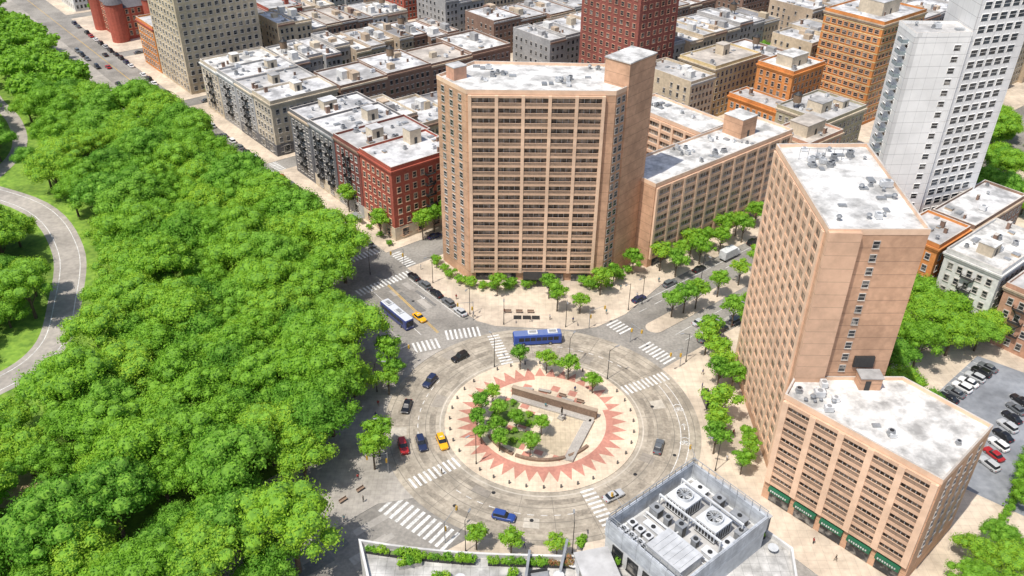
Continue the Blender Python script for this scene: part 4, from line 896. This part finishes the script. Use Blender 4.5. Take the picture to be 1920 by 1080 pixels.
# ---------------------------------------------------------------- street furniture
lp=MB(); lp.cyl(0,0,0,0.8,.16,.12,8); lp.cyl(0,0,.8,8.4,.09,.07,8); lp.tube((0,0,8.2),(1.8,0,8.9),.05,.05,6)
lpm=lp.mesh("pole",[DARKM]); lh=MB(); lh.box(1.6,2.6,-.16,.16,8.8,8.95,0); lh.box(1.75,2.5,-.11,.11,8.77,8.8,1); lhm=lh.mesh("lamp_head",[METAL,LAMP])
for x,y,a in ((48,148,180),(42.8,168,200),(31,190,230),(14,181.8,270),(-2,182.6,270),(-11,187,250),(-31,155,0),(-30,135,20),(-8,109,70),(12,109,90),(43,131,170),(-4,165,120),(14,165.5,60),(23,161,30),(-7,132,220),(35,193,230),(52,172,140),(60,180,140),(-22,202,220),(-40,206,20),(53,205,300)):
    E=thing("street_lamp","dark street lamp with curved arm on the pavement","street lamp",T(x,y,0.13,math.radians(a)),"street lamps around the circle"); ob("pole",lpm,E); ob("lamp_head",lhm,E)
tl=MB(); tl.cyl(0,0,0,5.8,.1,.08,8); tl.tube((0,0,5.5),(4.2,0,6.1),.06,.05,6); tlm=tl.mesh("pole",[METAL])
th=MB(); th.box(-.18,.18,-.18,.18,-.5,.5,0); th.cyl(0,-.2,-.42,-.41,.1,.1,8,1); thm=th.mesh("signal_head",[YELLOWP,DARKM])
for x,y,a in ((-10,184.5,200),(20,181.5,20),(30,176,300),(41,166,220),(-28,163,30),(-25,129,200),(-12,111,60),(22,115,120),(38,128,100),(-31,211,220)):
    E=thing("traffic_light","grey traffic light with arm over the road","traffic light",T(x,y,0.13,math.radians(a)),"traffic lights at the circle"); ob("pole",tlm,E); ob("signal_head",thm,E,T(4.1,0,5.6)); ob("signal_head",thm,E,T(0.25,0,3.6))
E=thing("bus_shelter","glass bus shelter with dark roof on the pavement","bus shelter",T(45,152.5,0.13,math.radians(95)))
b=MB(); b.box(-2.3,2.3,-.8,.8,2.45,2.6,0); ob("roof",b.mesh("roof",[DARKM]),E)
b=MB(); b.box(-2.2,2.2,.68,.72,.3,2.4,0); b.box(-2.2,-2.16,-.3,.7,.3,2.4,0); ob("glass_panel",b.mesh("glass_panel",[CGL]),E)
for x in (-2.15,2.1):
    for y in (-.7,.7): b=MB(); b.box(x,x+.07,y-.035,y+.035,0,2.45,0); ob("post",b.mesh("post",[METAL]),E)
b=MB(); b.box(-1.6,1.6,.2,.6,.42,.5,0); ob("bench_seat",b.mesh("bench_seat",[METAL]),E)
E=thing("bus_shelter","glass bus shelter beside the park avenue","bus shelter",T(*uv(17,-3),0.13,UA))
b=MB(); b.box(-2.3,2.3,-.8,.8,2.45,2.6,0); ob("roof",b.mesh("roof",[METAL]),E)
for x in (-2.15,2.1):
    for y in (-.7,.7): b=MB(); b.box(x,x+.07,y-.035,y+.035,0,2.45,0); ob("post",b.mesh("post",[METAL]),E)
bn=MB(); bn.box(-.9,.9,-.25,.25,.42,.5,0); bn.box(-.9,.9,.22,.27,.5,.9,0); bnl=MB(); bnl.box(-.03,.03,-.22,.22,0,.42,0)
bnm=bn.mesh("seat",[RAIL]); bnlm=bnl.mesh("leg",[DARKM])
for x,y,a in ((2,188,0),(5,188,0),(-1,188,0),(16,152,-.4),(12,154,-.4),(-33,121,.8),(-30,124,.8),(48,140,1.6),(47.5,144,1.6)):
    E=thing("park_bench","brown slatted bench on the pale paving","bench",T(x,y,.15,a),"benches on the pavements"); ob("seat",bnm,E); ob("leg",bnlm,E,T(-.75,0)); ob("leg",bnlm,E,T(.75,0))
g=MB()
for k in range(3): x0=0.5+k*2.4; g.flat([(x0,185.0),(x0+2.1,185.0),(x0+2.1,186.8),(x0,186.8)],0.134)
struct("vent_grating",g,[DARKM])
# ---------------------------------------------------------------- people
def human(pose):
    sw=0.22 if pose else 0.05
    J=[(0,0,.95),(0,0,1.2),(0,0,1.42),(0,0,1.52),(0.02,0,1.66),(0.02,0,1.76),
       (0,.19,1.40),(-sw*.6,.24,1.14),(sw*.4,.25,.90),(0,-.19,1.40),(sw*.6,-.24,1.14),(sw*1.2,-.24,.92),
       (0,.1,.90),(sw*.9,.11,.50),(sw*.9-.05,.11,.07),(sw*.9+.14,.12,.04),(0,-.1,.90),(-sw*.6,-.11,.50),(-sw*1.6,-.11,.09),(-sw*1.6+.15,-.12,.04)]
    Ed=[(0,1),(1,2),(2,3),(3,4),(4,5),(2,6),(6,7),(7,8),(2,9),(9,10),(10,11),(0,12),(12,13),(13,14),(14,15),(0,16),(16,17),(17,18),(18,19)]
    R=[.14,.14,.15,.06,.1,.08,.065,.05,.035,.065,.05,.035,.095,.065,.045,.035,.095,.065,.045,.035]
    me=bpy.data.meshes.new("p"); me.from_pydata(J,Ed,[]); o=bpy.data.objects.new("p",me); COL.objects.link(o)
    m=o.modifiers.new("s",'SKIN'); m.use_smooth_shade=True
    for i,r in enumerate(R): me.skin_vertices[0].data[i].radius=(r,r)
    me.skin_vertices[0].data[0].use_root=True
    s=o.modifiers.new("d",'SUBSURF'); s.levels=1; s.render_levels=1
    dg=bpy.context.evaluated_depsgraph_get(); out=bpy.data.meshes.new_from_object(o.evaluated_get(dg)); bpy.data.objects.remove(o); return out
HM=[human(0),human(1)]
SKIN=pm("skin",(0.42,0.25,0.17)); HAIR=pm("hair",(0.03,0.02,0.015))
SC=[pm("shirt_%d"%i,c) for i,c in enumerate([(0.6,0.6,0.6),(0.05,0.08,0.25),(0.4,0.04,0.04),(0.04,0.04,0.04),(0.1,0.3,0.35)])]
PC=[pm("trousers_%d"%i,c) for i,c in enumerate([(0.04,0.05,0.1),(0.03,0.03,0.03),(0.3,0.25,0.18)])]
scn=["pale grey","navy blue","dark red","black","teal"]; pcn=["dark blue","black","tan"]
def person(x,y,a,pose,si,pi,z=0.13):
    me=HM[pose].copy(); me.materials.clear()
    for m in (SKIN,SC[si],PC[pi],HAIR): me.materials.append(m)
    for p in me.polygons:
        c=p.center; p.material_index=3 if (c.z>1.72 or (c.z>1.6 and c.x<-0.02)) else 0 if c.z>1.48 or (abs(c.y)>.2 and c.z<1.12) else 1 if c.z>.95 else 2
    ob("person",me,None,T(x,y,z,a),label="person in %s top and %s trousers %s"%(scn[si],pcn[pi],"walking" if pose else "standing"),category="person")
for i,(x,y) in enumerate(((-26,209),(-10,186),(-2,187.5),(5,184),(30,200),(34,196),(45,158),(51,155),(-14,129),(-32,116),(10,185),(46,163),(49,142),(52,136),(8,150),(12,146),(15,156),(-30,150),(-29,143),(25,188),(-6,113),(3,110),(58,112),(61,108),(41,204),(56,216),(-30,146),(-31,127),(-29,121),(47,150),(46,134),(16,184),(-15,194))):
    person(x,y,rnd.uniform(0,6.28),i%2,i%5,i%3,0.17 if math.hypot(x-7,y-146)<21 else 0.14)
E=thing("statue","bronze standing figure on a stone plinth in the plaza","statue",T(11.5,146.5,0.165,2.5))
b=MB(); b.box(-.7,.7,-.7,.7,0,.5,0); b.box(-.5,.5,-.5,.5,.5,1.0,0); ob("plinth",b.mesh("plinth",[STONE]),E)
me=HM[0].copy(); me.materials.clear(); me.materials.append(pm("bronze",(0.05,0.04,0.03),None,3,0.4,metal=0.6)); ob("figure",me,E,T(0,0,1.0)@Matrix.Scale(1.4,4))

# ---------------------------------------------------------------- light, world, camera
w=bpy.data.worlds.new("World"); scene.world=w; w.use_nodes=True; nt=w.node_tree
sky=nt.nodes.new("ShaderNodeTexSky"); sky.sky_type='NISHITA'; sky.sun_disc=False; sky.dust_density=2.0
s=Vector((-0.62,-0.60,0)).normalized(); el=math.radians(63)
sky.sun_elevation=el; sky.sun_rotation=math.atan2(s.x,s.y)
nt.links.new(sky.outputs[0],nt.nodes["Background"].inputs[0]); nt.nodes["Background"].inputs[1].default_value=0.15
sd=Vector((s.x*math.cos(el),s.y*math.cos(el),math.sin(el)))
ld=bpy.data.lights.new("sun",'SUN'); ld.energy=4.2; ld.angle=math.radians(0.5); ld.color=(1.0,0.95,0.86)
lo=bpy.data.objects.new("sun",ld); COL.objects.link(lo); lo.rotation_euler=sd.to_track_quat('Z','Y').to_euler()
cam=bpy.data.cameras.new("camera"); cam.sensor_width=36; cam.lens=36*1200/1422; cam.clip_end=6000; cam.clip_start=1
co=bpy.data.objects.new("camera",cam); COL.objects.link(co)
co.matrix_world=Matrix.Translation((0,0,130))@Matrix.Rotation(math.radians(57),4,'X')@Matrix.Rotation(math.radians(0.8),4,'Z')
scene.camera=co
scene.view_settings.view_transform='Standard'; scene.view_settings.look='None'; scene.view_settings.exposure=0
print("objects",len(bpy.data.objects))
